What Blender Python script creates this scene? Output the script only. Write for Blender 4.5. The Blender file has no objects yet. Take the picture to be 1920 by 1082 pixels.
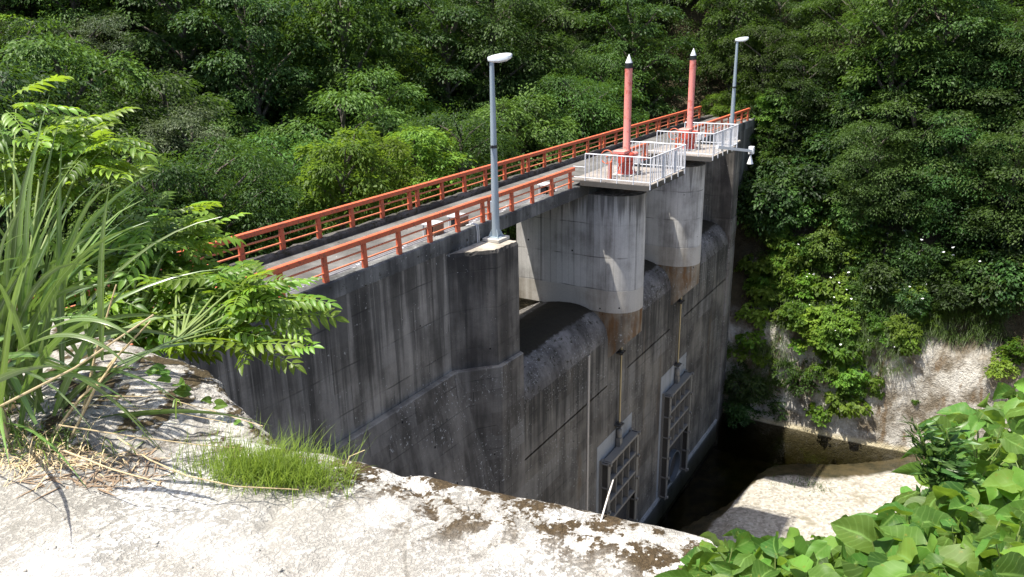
import bpy, bmesh, math, random
import numpy as np
from mathutils import Vector, Matrix
# ------------------------------------------------------------------ camera, sky, sun
S = bpy.context.scene
COL = S.collection
S.render.engine = 'CYCLES'
S.render.resolution_x, S.render.resolution_y = 1024, 577
# world axes: X runs along the dam towards the far bank, Y points upstream, Z up; camera (eye) is the origin
FPX, CX, CY = 1492.0, 960.0, 541.0
def _n(v): return v / np.linalg.norm(v)
_down = _n(np.array([1045 - CX, 5100 - CY, FPX])); _ax = np.array([1900 - CX, 35 - CY, FPX])
_ax = _n(_ax - (_ax @ _down) * _down); _up = -_down; _yy = np.cross(_up, _ax)
RW = np.stack([_ax, _yy, _up])                     # world = RW @ camera-axes (x right, y down, z forward)
cam = bpy.data.cameras.new('camera'); co = bpy.data.objects.new('camera', cam); COL.objects.link(co)
cam.sensor_width = 36; cam.lens = 36 * FPX / 1920; cam.clip_start = 0.05; cam.clip_end = 2000
_r, _u, _b = RW @ [1, 0, 0], RW @ [0, -1, 0], RW @ [0, 0, -1]
co.matrix_world = Matrix(((_r[0], _u[0], _b[0], 0), (_r[1], _u[1], _b[1], 0), (_r[2], _u[2], _b[2], 0), (0, 0, 0, 1)))
S.camera = co
SUN = Vector((-0.275, 0.26, 1.0)).normalized()     # towards the sun
w = bpy.data.worlds.new('World'); S.world = w; w.use_nodes = True
nt = w.node_tree; bg = nt.nodes['Background']
sky = nt.nodes.new('ShaderNodeTexSky'); sky.sky_type = 'NISHITA'; sky.sun_disc = False
sky.sun_elevation = math.asin(SUN.z); sky.sun_rotation = math.atan2(SUN.x, SUN.y)
sky.air_density = .75; sky.dust_density = 2.2; sky.ozone_density = .4
nt.links.new(sky.outputs[0], bg.inputs[0]); bg.inputs[1].default_value = 0.14
sl = bpy.data.lights.new('sun', 'SUN'); sl.energy = 4.6; sl.angle = math.radians(0.53); sl.color = (1, 0.95, 0.86)
so = bpy.data.objects.new('sun', sl); COL.objects.link(so); so.location = (-20, 20, 60)
so.rotation_euler = (-SUN).to_track_quat('-Z', 'Y').to_euler()
S.view_settings.view_transform = 'Standard'; S.view_settings.look = 'None'
S.view_settings.gamma = 1; S.view_settings.use_curve_mapping = False
S.view_settings.exposure = 1.15
S.cycles.max_bounces = 6; S.cycles.transparent_max_bounces = 8
S.cycles.diffuse_bounces = 3; S.cycles.transmission_bounces = 3; S.cycles.glossy_bounces = 2

# ------------------------------------------------------------------ helpers
def ray(px, py):
    return _n(RW @ np.array([px - CX, py - CY, FPX]))
def at(px, py, dist):                              # world point seen at a photo pixel, dist metres away
    return Vector(ray(px, py) * dist)
def proj(p):
    c = RW.T @ np.array(p, float)
    return (CX + FPX * c[0] / c[2], CY + FPX * c[1] / c[2]) if c[2] > 0.1 else (-9999, -9999)
def tag(o, label=None, cat=None, group=None, kind=None):
    if label: o['label'] = label
    if cat: o['category'] = cat
    if group: o['group'] = group
    if kind: o['kind'] = kind
    return o
def empty(name, loc=(0, 0, 0)):
    o = bpy.data.objects.new(name, None); COL.objects.link(o); o.location = loc; o.empty_display_size = .2
    return o
def link(name, me, parent=None, mat=None):
    o = bpy.data.objects.new(name, me); COL.objects.link(o)
    if mat and not me.materials: me.materials.append(mat)
    if parent:
        o.parent = parent
        o.matrix_parent_inverse = Matrix.Translation(-Vector(parent.location)) if parent.type == 'EMPTY' else Matrix()
    return o
def mesh_np(name, V, F, mat=None, smooth=False, attrs=None):
    """fast mesh from numpy arrays, all faces with the same number of corners"""
    V = np.asarray(V, np.float32); F = np.asarray(F, np.int32)
    me = bpy.data.meshes.new(name); k = F.shape[1]
    me.vertices.add(len(V)); me.vertices.foreach_set('co', V.ravel())
    me.loops.add(F.size); me.loops.foreach_set('vertex_index', F.ravel())
    me.polygons.add(len(F)); me.polygons.foreach_set('loop_start', np.arange(0, F.size, k, dtype=np.int32))
    me.polygons.foreach_set('loop_total', np.full(len(F), k, np.int32))
    if smooth: me.polygons.foreach_set('use_smooth', np.ones(len(F), bool))
    for nm, dom, arr in (attrs or []):
        a = me.attributes.new(nm, 'FLOAT', dom); a.data.foreach_set('value', np.asarray(arr, np.float32))
    me.update(calc_edges=True)
    if mat: me.materials.append(mat)
    return me
class MB:
    def __init__(s): s.v = []; s.f = []
    def add(s, vs, fs):
        b = len(s.v); s.v += [tuple(x) for x in vs]; s.f += [tuple(i + b for i in f) for f in fs]; return s
    def box(s, x0, x1, y0, y1, z0, z1):
        return s.add([(x0,y0,z0),(x1,y0,z0),(x1,y1,z0),(x0,y1,z0),(x0,y0,z1),(x1,y0,z1),(x1,y1,z1),(x0,y1,z1)],
                     [(0,3,2,1),(4,5,6,7),(0,1,5,4),(1,2,6,5),(2,3,7,6),(3,0,4,7)])
    def prism(s, poly, z0, z1):                    # ccw polygon in XY
        n = len(poly)
        return s.add([(x,y,z0) for x,y in poly] + [(x,y,z1) for x,y in poly],
                     [tuple(range(n))[::-1], tuple(range(n, 2*n))] + [(i,(i+1)%n,(i+1)%n+n,i+n) for i in range(n)])
    def extrude_x(s, prof, x0, x1):                # profile list of (y,z)
        n = len(prof)
        return s.add([(x0,y,z) for y,z in prof] + [(x1,y,z) for y,z in prof],
                     [tuple(range(n)), tuple(range(n, 2*n))[::-1]] + [(i, i+n, (i+1)%n+n, (i+1)%n) for i in range(n)])
    def tube(s, pts, rad, seg=10, cap=True):
        pts = [Vector(p) for p in pts]; n = len(pts)
        if not hasattr(rad, '__len__'): rad = [rad]*n
        vs = []; ref = None
        for i, p in enumerate(pts):
            t = (pts[min(i+1,n-1)] - pts[max(i-1,0)]).normalized()
            if ref is None: ref = t.orthogonal().normalized()
            ref = (ref - t*ref.dot(t))
            ref = ref.normalized() if ref.length > 1e-6 else t.orthogonal().normalized()
            b = t.cross(ref)
            for k in range(seg):
                a = 2*math.pi*k/seg; vs.append(p + (ref*math.cos(a) + b*math.sin(a))*rad[i])
        fs = [(i*seg+k, i*seg+(k+1)%seg, (i+1)*seg+(k+1)%seg, (i+1)*seg+k) for i in range(n-1) for k in range(seg)]
        if cap: fs += [tuple(range(seg))[::-1], tuple(range((n-1)*seg, n*seg))]
        return s.add(vs, fs)
    def lathe(s, prof, c, seg=16):                 # prof: (r,z) about vertical axis through c
        n = len(prof); vs = [(c[0]+r*math.cos(2*math.pi*k/seg), c[1]+r*math.sin(2*math.pi*k/seg), c[2]+z) for r,z in prof for k in range(seg)]
        fs = [(i*seg+k, i*seg+(k+1)%seg, (i+1)*seg+(k+1)%seg, (i+1)*seg+k) for i in range(n-1) for k in range(seg)]
        fs += [tuple(range(seg))[::-1], tuple(range((n-1)*seg, n*seg))]
        return s.add(vs, fs)
    def mesh(s, name, mat=None, smooth=None, bevel=0):
        me = bpy.data.meshes.new(name); me.from_pydata(s.v, [], s.f)
        bm = bmesh.new(); bm.from_mesh(me); bmesh.ops.recalc_face_normals(bm, faces=bm.faces)
        if bevel: bmesh.ops.bevel(bm, geom=[e for e in bm.edges if e.calc_face_angle(0) > .5], offset=bevel, segments=1, affect='EDGES', profile=.6)
        bm.to_mesh(me); bm.free()
        if smooth is not None:
            me.polygons.foreach_set('use_smooth', np.ones(len(me.polygons), bool)); me.update()
            me.set_sharp_from_angle(angle=math.radians(smooth))
        if mat: me.materials.append(mat)
        return me
    def build(s, name, mat, parent=None, smooth=None, bevel=0):
        return link(name, s.mesh(name, mat, smooth, bevel), parent)
# smooth value noise for shaping terrain
_rs = np.random.RandomState(7); _T = _rs.rand(64, 64)
def vnoise(x, y):
    x = np.asarray(x, float); y = np.asarray(y, float)
    xi = np.floor(x).astype(int); yi = np.floor(y).astype(int); fx = x-xi; fy = y-yi
    fx = fx*fx*(3-2*fx); fy = fy*fy*(3-2*fy); g = lambda a, b: _T[a % 64, b % 64]
    return (g(xi,yi)*(1-fx)+g(xi+1,yi)*fx)*(1-fy)+(g(xi,yi+1)*(1-fx)+g(xi+1,yi+1)*fx)*fy
def fbm(x, y, o=4):
    r = 0; a = .5
    for i in range(o): r = r + a*(vnoise(x*2**i+17*i, y*2**i+9*i)-.5)*2; a *= .5
    return r

# ------------------------------------------------------------------ node materials
class NT:
    def __init__(s, name):
        s.m = bpy.data.materials.new(name); s.m.use_nodes = True; s.t = s.m.node_tree
        s.b = s.t.nodes['Principled BSDF']; s.out = s.t.nodes['Material Output']
        s.pos = s.t.nodes.new('ShaderNodeNewGeometry').outputs['Position']
    def n(s, ty, **kw):
        nd = s.t.nodes.new(ty)
        for k, v in kw.items(): setattr(nd, k, v)
        return nd
    def put(s, sock, v):
        if isinstance(v, bpy.types.NodeSocket): s.t.links.new(v, sock)
        elif isinstance(v, tuple) and len(v) == 3 and sock.type == 'RGBA': sock.default_value = (*v, 1)
        else: sock.default_value = v
    def math(s, op, a, b=0.0, c=None, clamp=False):
        nd = s.n('ShaderNodeMath', operation=op, use_clamp=clamp); s.put(nd.inputs[0], a); s.put(nd.inputs[1], b)
        if c is not None: s.put(nd.inputs[2], c)
        return nd.outputs[0]
    def scale(s, v, sc):
        nd = s.n('ShaderNodeVectorMath', operation='MULTIPLY'); s.put(nd.inputs[0], v); nd.inputs[1].default_value = sc
        return nd.outputs[0]
    def noise(s, sc, vec=None, detail=4, rough=.6, dist=0):
        nd = s.n('ShaderNodeTexNoise'); s.put(nd.inputs['Vector'], vec if vec is not None else s.pos)
        nd.inputs['Scale'].default_value = sc; nd.inputs['Detail'].default_value = min(detail, 4.5)
        nd.inputs['Roughness'].default_value = rough; nd.inputs['Distortion'].default_value = dist
        return nd.outputs['Fac']
    def voro(s, sc, vec=None, feature='F1', out='Distance'):
        nd = s.n('ShaderNodeTexVoronoi', feature=feature); s.put(nd.inputs['Vector'], vec if vec is not None else s.pos)
        nd.inputs['Scale'].default_value = sc; return nd.outputs[out]
    def ramp(s, v, a, b, lo=0.0, hi=1.0):
        nd = s.n('ShaderNodeMapRange', interpolation_type='SMOOTHSTEP'); s.put(nd.inputs[0], v)
        for i, x in enumerate((a, b, lo, hi)): s.put(nd.inputs[1+i], x)
        return nd.outputs[0]
    def mix(s, fac, a, b, mode='MIX'):
        nd = s.n('ShaderNodeMix', data_type='RGBA', blend_type=mode); s.put(nd.inputs[0], fac)
        s.put(nd.inputs[6], a); s.put(nd.inputs[7], b); return nd.outputs[2]
    def xyz(s):
        nd = s.n('ShaderNodeSeparateXYZ'); s.put(nd.inputs[0], s.pos); return nd.outputs
    def attr(s, nm): return s.n('ShaderNodeAttribute', attribute_name=nm).outputs['Fac']
    def rnd(s): return s.n('ShaderNodeObjectInfo').outputs['Random']
    def bump(s, h, strength=.5, dist=.02):
        nd = s.n('ShaderNodeBump'); nd.inputs['Strength'].default_value = strength; nd.inputs['Distance'].default_value = dist
        s.put(nd.inputs['Height'], h); s.t.links.new(nd.outputs[0], s.b.inputs['Normal'])
    def done(s, col, rough=.85, spec=.3, metal=0):
        s.put(s.b.inputs['Base Color'], col); s.put(s.b.inputs['Roughness'], rough)
        s.b.inputs['Specular IOR Level'].default_value = spec; s.b.inputs['Metallic'].default_value = metal
        return s.m
def concrete(name, light, dark, amount=.5, specks=0., boards=0., lifts=1.35, moss=0., rust=None, rough_bump=.5, warm=None, panels=None, zone=False, runs=None):
    k = NT(name); x, y, z = k.xyz()
    streak = k.noise(1.0, k.scale(k.pos, (1.25, 1.25, .12)), 7, .66)
    fine = k.noise(1.0, k.scale(k.pos, (9, 9, .5)), 4, .6)
    blot = k.noise(.55, None, 5, .6)
    m = k.math('ADD', k.math('MULTIPLY', streak, .46), k.math('ADD', k.math('MULTIPLY', blot, .54), k.math('MULTIPLY', fine, .12)))
    cc = .56 - .30*(amount-.5); f = k.ramp(m, cc-.15, cc+.13)          # 1 = stained
    col = k.mix(f, light, dark)
    if warm: col = k.mix(k.ramp(k.noise(1.0, k.scale(k.pos, (1.1, 1.1, .16)), 5), .56, .70), col, warm)
    if panels:
        pw, ph = panels; wn = k.n('ShaderNodeTexWhiteNoise', noise_dimensions='2D'); cv = k.n('ShaderNodeCombineXYZ')
        row = k.math('FLOOR', k.math('DIVIDE', z, ph)); ux = k.math('ADD', k.math('DIVIDE', k.math('ADD', x, k.math('MULTIPLY', y, -.8)), pw), k.math('MULTIPLY', row, .37))
        k.put(cv.inputs[0], k.math('FLOOR', ux)); k.put(cv.inputs[1], row); k.put(wn.inputs['Vector'], cv.outputs[0])
        v_ = k.math('POWER', wn.outputs['Value'], 2.2)
        col = k.mix(k.math('MULTIPLY', v_, k.ramp(streak, .62, .40, .15, .75)), col, k.mix(.5, light, (.24, .24, .235)))
        jn = k.ramp(k.math('ABSOLUTE', k.math('SUBTRACT', k.math('FRACT', ux), .5)), .488, .496)
        col = k.mix(k.math('MULTIPLY', jn, k.ramp(k.noise(.8, None, 2), .4, .6, .1, .7)), col, (.02, .02, .02))
    if runs:                                       # dirt and lime washed down from the coping
        zt, ln_ = runs; fall = k.ramp(z, zt-ln_, zt)
        rn = k.noise(1.0, k.scale(k.pos, (4.2, 4.2, .05)), 4, .7)
        col = k.mix(k.math('MULTIPLY', k.ramp(k.math('ADD', rn, k.math('MULTIPLY', fall, .22)), .58, .74), .62), col, (.026, .026, .025))
        rn2 = k.noise(1.0, k.scale(k.pos, (6.5, 6.5, .10)), 3, .6)
        col = k.mix(k.math('MULTIPLY', k.ramp(rn2, .66, .74), k.ramp(z, zt-ln_*1.3, zt, .05, .8)), col, (.36, .34, .30))
    grain = k.noise(26, None, 5, .7)
    col = k.mix(.55, col, k.mix(grain, (.30, .30, .30), (1.3, 1.3, 1.3)), 'MULTIPLY')
    h = k.math('MULTIPLY', k.noise(24, None, 2.5, .7), .5)
    if lifts:
        zz = k.math('ADD', z, k.math('MULTIPLY', k.noise(.7, None, 1), .10))
        fr = k.math('ABSOLUTE', k.math('SUBTRACT', k.math('FRACT', k.math('DIVIDE', zz, lifts)), .5))
        ln = k.ramp(fr, .012, .022)
        col = k.mix(ln, k.mix(k.ramp(k.noise(.9, None, 2), .45, .62, .05, .55), col, (.02, .02, .02)), col); h = k.math('ADD', h, k.math('MULTIPLY', ln, .5))
    if boards:
        fr = k.math('FRACT', k.math('DIVIDE', k.math('ADD', x, y), boards))
        ln = k.ramp(k.math('ABSOLUTE', k.math('SUBTRACT', fr, .5)), .475, .495, 1., 0.)
        cellv = k.n('ShaderNodeTexWhiteNoise', noise_dimensions='1D'); k.put(cellv.inputs['W'], k.math('FLOOR', k.math('DIVIDE', k.math('ADD', x, k.math('ADD', y, boards*.0)), boards)))
        col = k.mix(.30, col, k.mix(cellv.outputs['Value'], (.55,.55,.55), (1.15,1.15,1.15)), 'MULTIPLY')
        col = k.mix(ln, k.mix(.45, col, (.03, .03, .03)), col); h = k.math('ADD', h, k.math('MULTIPLY', ln, .6))
    pits = k.ramp(k.voro(1.25), .045, .06)
    col = k.mix(pits, (.012, .012, .012), col); h = k.math('ADD', h, pits)
    if specks:
        sp = k.math('MULTIPLY', k.ramp(k.noise(11, None, 3, .65), .70 - .09*specks, .74 - .09*specks), k.ramp(k.noise(.8, None, 4), .44, .58))
        col = k.mix(sp, col, (.34, .34, .33))
    if zone:                                       # algae sits on the wet upper roll of the crest
        zf = k.math('MULTIPLY', k.ramp(y, 13.75, 14.5), k.ramp(y, 16.9, 16.0)); zf = k.ramp(k.math('ADD', zf, k.math('MULTIPLY', k.noise(2.4, k.scale(k.pos, (1, 1.8, 1)), 5, .75), 1.1)), 1.02, 1.32)
        col = k.mix(zf, col, k.mix(k.noise(14), (.010, .009, .007), (.040, .032, .020)))
    if moss:
        mo = k.ramp(k.noise(3.6, k.scale(k.pos, (1, 1.6, 1.2)), 7, .78), .62 - .2*moss, .74 - .2*moss)
        col = k.mix(mo, col, k.mix(k.noise(14), (.012, .012, .008), (.045, .040, .020)))
    if rust:
        zt, zb = rust
        g = k.math('MULTIPLY', k.ramp(z, zt, zt - .5), k.ramp(k.noise(1.0, k.scale(k.pos, (2.2, 2.2, .5)), 5), .40, .66))
        col = k.mix(g, col, k.mix(k.noise(5), (.20, .10, .035), (.085, .045, .02)))
    k.bump(h, rough_bump, .02)
    return k.done(col, .88, .25)
def plain(name, col, rough=.6, metal=0, spec=.4, wear=None, wear_amt=.5, nscale=6, streaks=False, bump=0):
    k = NT(name); n1 = k.noise(nscale, k.scale(k.pos, (1, 1, .25)) if streaks else None, 6, .65)
    c = k.mix(.5, col, k.mix(n1, (.6, .6, .6), (1.35, 1.35, 1.35)), 'MULTIPLY')
    if wear: c = k.mix(k.ramp(k.noise(nscale*2.1, None, 6, .7), .72 - .3*wear_amt, .78 - .3*wear_amt), c, wear)
    if bump: k.bump(k.noise(nscale*8, None, 5, .7), bump, .01)
    return k.done(c, k.ramp(n1, .3, .7, rough-.1, min(1, rough+.12)), spec, metal)
def leafmat(name, c0, c1, trans=.35, tcol=(.16, .26, .03), rough=.42, spec=.35, mid=None):
    k = NT(name); t = k.attr('tint')
    col = k.mix(t, c0, c1)
    hs = k.n('ShaderNodeHueSaturation'); k.put(hs.inputs['Color'], col)
    r = k.rnd(); k.put(hs.inputs['Hue'], k.ramp(r, 0, 1, .478, .518)); k.put(hs.inputs['Value'], k.ramp(k.math('FRACT', k.math('MULTIPLY', r, 7.3)), 0, 1, .55, 1.45))
    col = hs.outputs[0]
    if name == 'leaf_vine':
        ph = k.math('FRACT', k.math('MULTIPLY', k.math('SUBTRACT', k.attr('la'), k.math('MULTIPLY', k.attr('lu'), .30)), 7.0))
        vn = k.ramp(k.math('ABSOLUTE', k.math('SUBTRACT', ph, .5)), .13, .0); col = k.mix(k.math('MULTIPLY', vn, .35), col, (.17, .28, .07))
        col = k.mix(k.ramp(k.noise(60, None, 4), .63, .70), col, (.16, .17, .03))
    if mid: col = k.mix(k.ramp(k.attr('mid'), .86, 1.0), col, mid)
    k.put(k.b.inputs['Base Color'], col); k.b.inputs['Roughness'].default_value = rough; k.b.inputs['Specular IOR Level'].default_value = spec
    tr = k.n('ShaderNodeBsdfTranslucent'); k.put(tr.inputs[0], k.mix(.35, tcol, k.mix(t, c0, tcol)))
    mx = k.n('ShaderNodeMixShader'); mx.inputs[0].default_value = trans
    k.t.links.new(k.b.outputs[0], mx.inputs[1]); k.t.links.new(tr.outputs[0], mx.inputs[2]); k.t.links.new(mx.outputs[0], k.out.inputs[0])
    return k.m
M = {}
M['wing'] = concrete('concrete_wing', (.33, .308, .275), (.070, .066, .060), .52, .6, 0, 1.35, panels=(1.8, 1.35), runs=(-6.6, 4.5))
M['face'] = concrete('concrete_face', (.22, .20, .17), (.056, .051, .045), .55, .9, 0, 1.1, warm=(.13, .10, .07), panels=(2.4, 1.1), runs=(-13.0, 4.0))
M['lower'] = concrete('concrete_lower', (.22, .20, .175), (.058, .053, .047), .54, .95, 0, .9, panels=(2.2, .9))
M['lamp_pier'] = concrete('concrete_lamp_pier', (.22, .203, .178), (.058, .053, .048), .5, .2, 0, 1.35, runs=(-6.8, 3.0))
M['ledge'] = concrete('concrete_ledge', (.34, .31, .26), (.09, .08, .07), .42, 1.0, 0, 0)
M['pier'] = concrete('concrete_pier', (.60, .585, .555), (.20, .19, .175), .32, .0, .30, 1.45, runs=(-6.7, 1.8))
M['pier_foot'] = concrete('concrete_pier_foot', (.50, .47, .42), (.20, .175, .14), .25, .1, 0, 0)
M['corbel'] = concrete('concrete_corbel', (.34, .29, .22), (.09, .075, .058), .42, .9, 0, 0, rust=(-11.3, -14))
M['crest'] = concrete('concrete_crest', (.22, .205, .19), (.062, .057, .052), .5, 1.0, 0, 0, zone=True, moss=.42, rough_bump=1.)
M['coping'] = concrete('concrete_coping', (.26, .26, .25), (.055, .056, .056), .62, .6, 0, 0, moss=.25)
M['pier_top'] = concrete('concrete_pier_top', (.42, .38, .32), (.17, .15, .12), .32, .2, 0, 0, moss=.05)
M['patch'] = concrete('concrete_patch', (.34, .35, .35), (.20, .20, .195), .35, 0, 0, 0)
M['road'] = concrete('concrete_road', (.165, .16, .15), (.075, .072, .066), .5, .2, 0, 0, moss=.02)
M['curb'] = concrete('concrete_curb', (.13, .12, .11), (.045, .042, .038), .6, .1, 0, 0, moss=.6, rough_bump=1.)
M['slab'] = concrete('concrete_platform', (.30, .27, .24), (.15, .135, .12), .4, 0, 0, 0)
M['base_block'] = concrete('concrete_base_block', (.50, .48, .43), (.26, .24, .2), .25, 0, 0, 0)
M['orange'] = plain('orange_paint', (.52, .115, .052), .5, wear=(.30, .085, .05), wear_amt=.6, nscale=3, streaks=True)
M['orange_pale'] = plain('faded_orange_paint', (.60, .20, .10), .55, wear=(.42, .10, .05), wear_amt=.5, nscale=4)
M['pink'] = plain('faded_pink_paint', (.64, .225, .19), .5, wear=(.50, .13, .10), wear_amt=.55, nscale=2, streaks=True)
M['red'] = plain('red_machine_paint', (.50, .075, .045), .45, wear=(.22, .04, .03), wear_amt=.4, nscale=6)
M['steel_white'] = plain('galvanised_railing', (.62, .63, .65), .45, .0, .5, wear=(.42, .42, .42), wear_amt=.3, nscale=5)
M['galv'] = plain('lamp_pole_steel', (.30, .36, .40), .42, .2, .5, nscale=4, streaks=True)
M['lamp_head'] = plain('lamp_head_white', (.62, .66, .68), .35, 0, .5, nscale=3)
M['steel'] = plain('grey_gate_steel', (.20, .19, .17), .6, .2, .4, wear=(.12, .095, .07), wear_amt=.4, nscale=5, streaks=True)
M['steel_dark'] = plain('gate_panel_steel', (.085, .08, .072), .6, .3, .4, wear=(.10, .08, .06), wear_amt=.5, nscale=4, streaks=True)
M['brass'] = plain('rod_steel', (.36, .30, .18), .4, .5, .5, nscale=4)
M['pipe'] = plain('pipe_liner', (.10, .115, .13), .5, .2, .4, nscale=2)
M['dark'] = plain('dark_metal_and_shade', (.035, .035, .037), .6)  # dark fittings, and the painted shade in the gate openings
M['black_band'] = plain('black_band', (.02, .022, .022), .4)
M['white'] = plain('white_paint', (.75, .76, .77), .4, nscale=3)
M['box_grey'] = plain('cable_box_galvanised', (.52, .53, .54), .45, .2, .5, nscale=4)
M['box_brown'] = plain('cable_box_rusted_side', (.26, .17, .11), .7, wear=(.17, .12, .09), wear_amt=.6, nscale=7)
M['conduit'] = plain('conduit_grey', (.22, .22, .23), .5, .1, .4, nscale=5)
M['gauge'] = plain('gauge_board', (.42, .38, .33), .7, wear=(.20, .18, .16), wear_amt=.55, nscale=9)
M['bark'] = plain('bark', (.10, .085, .068), .9, wear=(.17, .15, .13), wear_amt=.5, nscale=5, bump=.6)
M['twig'] = plain('green_stem', (.14, .19, .05), .6)
M['straw'] = plain('straw', (.50, .39, .22), .7, wear=(.34, .25, .14), nscale=12)
M['deadwood'] = plain('bleached_wood', (.50, .46, .42), .8, wear=(.30, .26, .22), nscale=12)
M['litter'] = plain('dead_leaf_litter', (.20, .14, .09), .85, wear=(.36, .29, .2), nscale=20)
M['grit'] = plain('stone_grit', (.34, .32, .28), .9, wear=(.16, .14, .12), nscale=30)
M['flower'] = plain('white_petals', (.72, .74, .72), .6)
M['leaf_dark'] = leafmat('leaf_dark', (.014, .034, .008), (.052, .102, .022), .28, (.10, .19, .02), .52, .18)
M['leaf_mid'] = leafmat('leaf_mid', (.026, .058, .011), (.082, .150, .028), .32, (.13, .24, .025), .52, .18)
M['leaf_bright'] = leafmat('leaf_bright', (.060, .125, .014), (.15, .25, .034), .40, (.26, .40, .03), .52, .18)
M['leaf_grey'] = leafmat('leaf_grey', (.040, .062, .028), (.085, .115, .055), .28, (.12, .17, .05), .52, .18)
M['leaf_near'] = leafmat('leaf_pinnate', (.075, .155, .016), (.15, .25, .030), .40, (.34, .50, .03), .42, .35, mid=(.22, .32, .08))
M['leaf_vine'] = leafmat('leaf_vine', (.042, .105, .018), (.105, .205, .032), .36, (.27, .42, .03), .50, .22, mid=(.15, .26, .06))
M['leaf_narrow'] = leafmat('leaf_narrow', (.055, .12, .03), (.10, .19, .05), .34, (.20, .34, .05), .4, .4)
M['blade'] = leafmat('grass_blade', (.065, .13, .026), (.135, .22, .055), .30, (.20, .32, .05), .28, .7, mid=(.27, .33, .18))
M['horsetail'] = leafmat('horsetail_green', (.15, .24, .03), (.25, .36, .06), .35, (.38, .52, .06), .5, .3)
M['slope_grass'] = leafmat('slope_grass', (.045, .095, .018), (.10, .17, .035), .34, (.18, .28, .03), .45, .35)
# ------------------------------------------------------------------ terrain
WATER = -25.62
PX = np.array([-30, -1.2, 0, .35, .9, 1.35, 2.2, 4.4, 8, 12, 20, 40, 140.]); PZ = np.array([-2.6, -2.4, .15, .9, 4.2, 6.9, 8.2, 12.2, 17.5, 21.5, 30, 52, 140.])
def hill(x, y):
    x = np.asarray(x, float); y = np.asarray(y, float)
    wob = fbm(x*.11+3, y*.11, 4); rg = fbm(x*.9+5, y*.9+11, 4)
    edge = 49.7 + 1.3*fbm(y*.13+2.3, y*0+4.5, 3)*np.clip((6-y)/8+.4, .25, 1.2)
    xx = x - edge + .0*y
    zb = -26.2 + np.interp(xx + .35*rg*np.clip(xx, 0, 1.5), PX, PZ) + np.clip(xx-2, 0, 4)*.35*wob*1.5
    d = (x-57)*.4 + (y-18)*.917
    zu = np.where(d < 0, -13.5 + .10*d*0, -13.5 + .78*d) + 1.8*wob*np.clip(d*.2+.3, 0, 1)
    up = np.clip((y-15.2)/2.6, 0, 1)
    low = np.where(y > 15.0, np.maximum(zb, zu*up + (1-up)*-26.2), zb)
    return low
def edge_x(y): return np.interp(y, [-6, -1.5, .2, .58, 1.23, 2.03, 3.0, 4.35, 6, 9, 14, 24, 60], [3.4, 2.75, 2.36, 2.28, 2.2, 2.04, 1.9, 2.05, 2.6, 4.0, 7.2, 8.5, 8.5])
def near_bank(x, y):
    x = np.asarray(x, float); y = np.asarray(y, float)
    base = -1.64 - .34*np.clip(y-3.6, 0, 14) 
    base = base + .03*fbm(x*1.3, y*1.3) + .022*fbm(x*6, y*6, 4) - .02*np.clip(.06-np.abs(fbm(x*.9+8, y*.9+3, 3)), 0, .06)/.06
    over = x - edge_x(y) - .07*fbm(y*2.1+4, x*.8, 4)
    drop = np.where(over < 0, 0, np.where(over < .35, 1.0*over**2/.35*1.0 + .5*over, .52 + (over-.35)*2.1))
    return base - drop*(1+.25*fbm(x*.5, y*.5+20))
def grid_mesh(name, xs, ys, fn, mat, mask=None):
    X, Y = np.meshgrid(xs, ys, indexing='ij'); Z = fn(X, Y)
    V = np.stack([X.ravel(), Y.ravel(), Z.ravel()], 1); nx, ny = X.shape
    i = np.arange(nx-1)[:, None]*ny + np.arange(ny-1)[None]; i = i.ravel()
    F = np.stack([i, i+ny, i+ny+1, i+1], 1)
    if mask is not None: F = F[mask(V[F].mean(1))]
    return mesh_np(name, V, F, mat, True)
# hillside material: soil, rock and moss by slope and height
k = NT('hillside_soil'); nz = k.n('ShaderNodeSeparateXYZ'); k.put(nz.inputs[0], k.n('ShaderNodeNewGeometry').outputs['Normal'])
rock = k.mix(k.ramp(k.noise(.55, None, 7, .68), .36, .64), (.15, .125, .09), (.50, .48, .43))
rock = k.mix(k.ramp(k.noise(1.0, k.scale(k.pos, (2.5, 1.6, .35)), 6), .54, .70), rock, (.16, .115, .07))
rock = k.mix(.6, rock, k.mix(k.noise(6, None, 8, .75), (.25, .25, .25), (1.5, 1.5, 1.5)), 'MULTIPLY')
soil = k.mix(k.noise(3, None, 6), (.030, .024, .014), (.075, .062, .034))
X_, Y_, Z_ = k.xyz()
fz = k.ramp(k.math('ADD', Z_, k.math('MULTIPLY', k.noise(.5, None, 5), 3.2)), -18.2, -16.2)
col = k.mix(fz, rock, soil)
col = k.mix(k.math('MULTIPLY', k.ramp(Z_, -25.15, -25.5), .75), col, (.42, .36, .22))
col = k.mix(k.ramp(Z_, WATER + .08, WATER - .05), col, (.05, .042, .024))
k.bump(k.math('ADD', k.noise(2.2, None, 4, .75), k.math('MULTIPLY', k.noise(11, None, 2, .7), .3)), .9, .25)
M['hill'] = k.done(col, .92, .2)
xs = np.concatenate([np.arange(-60, 46, 2.0), np.arange(46, 58, .16), np.arange(58, 75, .8), np.arange(75, 200, 5.)])
ysd = np.concatenate([np.arange(-90, -12, 2.5), np.arange(-12, 15.4, .20)])
ysu = np.concatenate([np.arange(15.2, 22, .5), np.arange(22, 120, 2.)])
tag(link('hillside', grid_mesh('hillside', xs, np.concatenate([ysd, ysu[1:]]), hill, M['hill'], lambda c: (c[:, 0] > 44) | (c[:, 1] > 16.5))), kind='structure')
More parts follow.
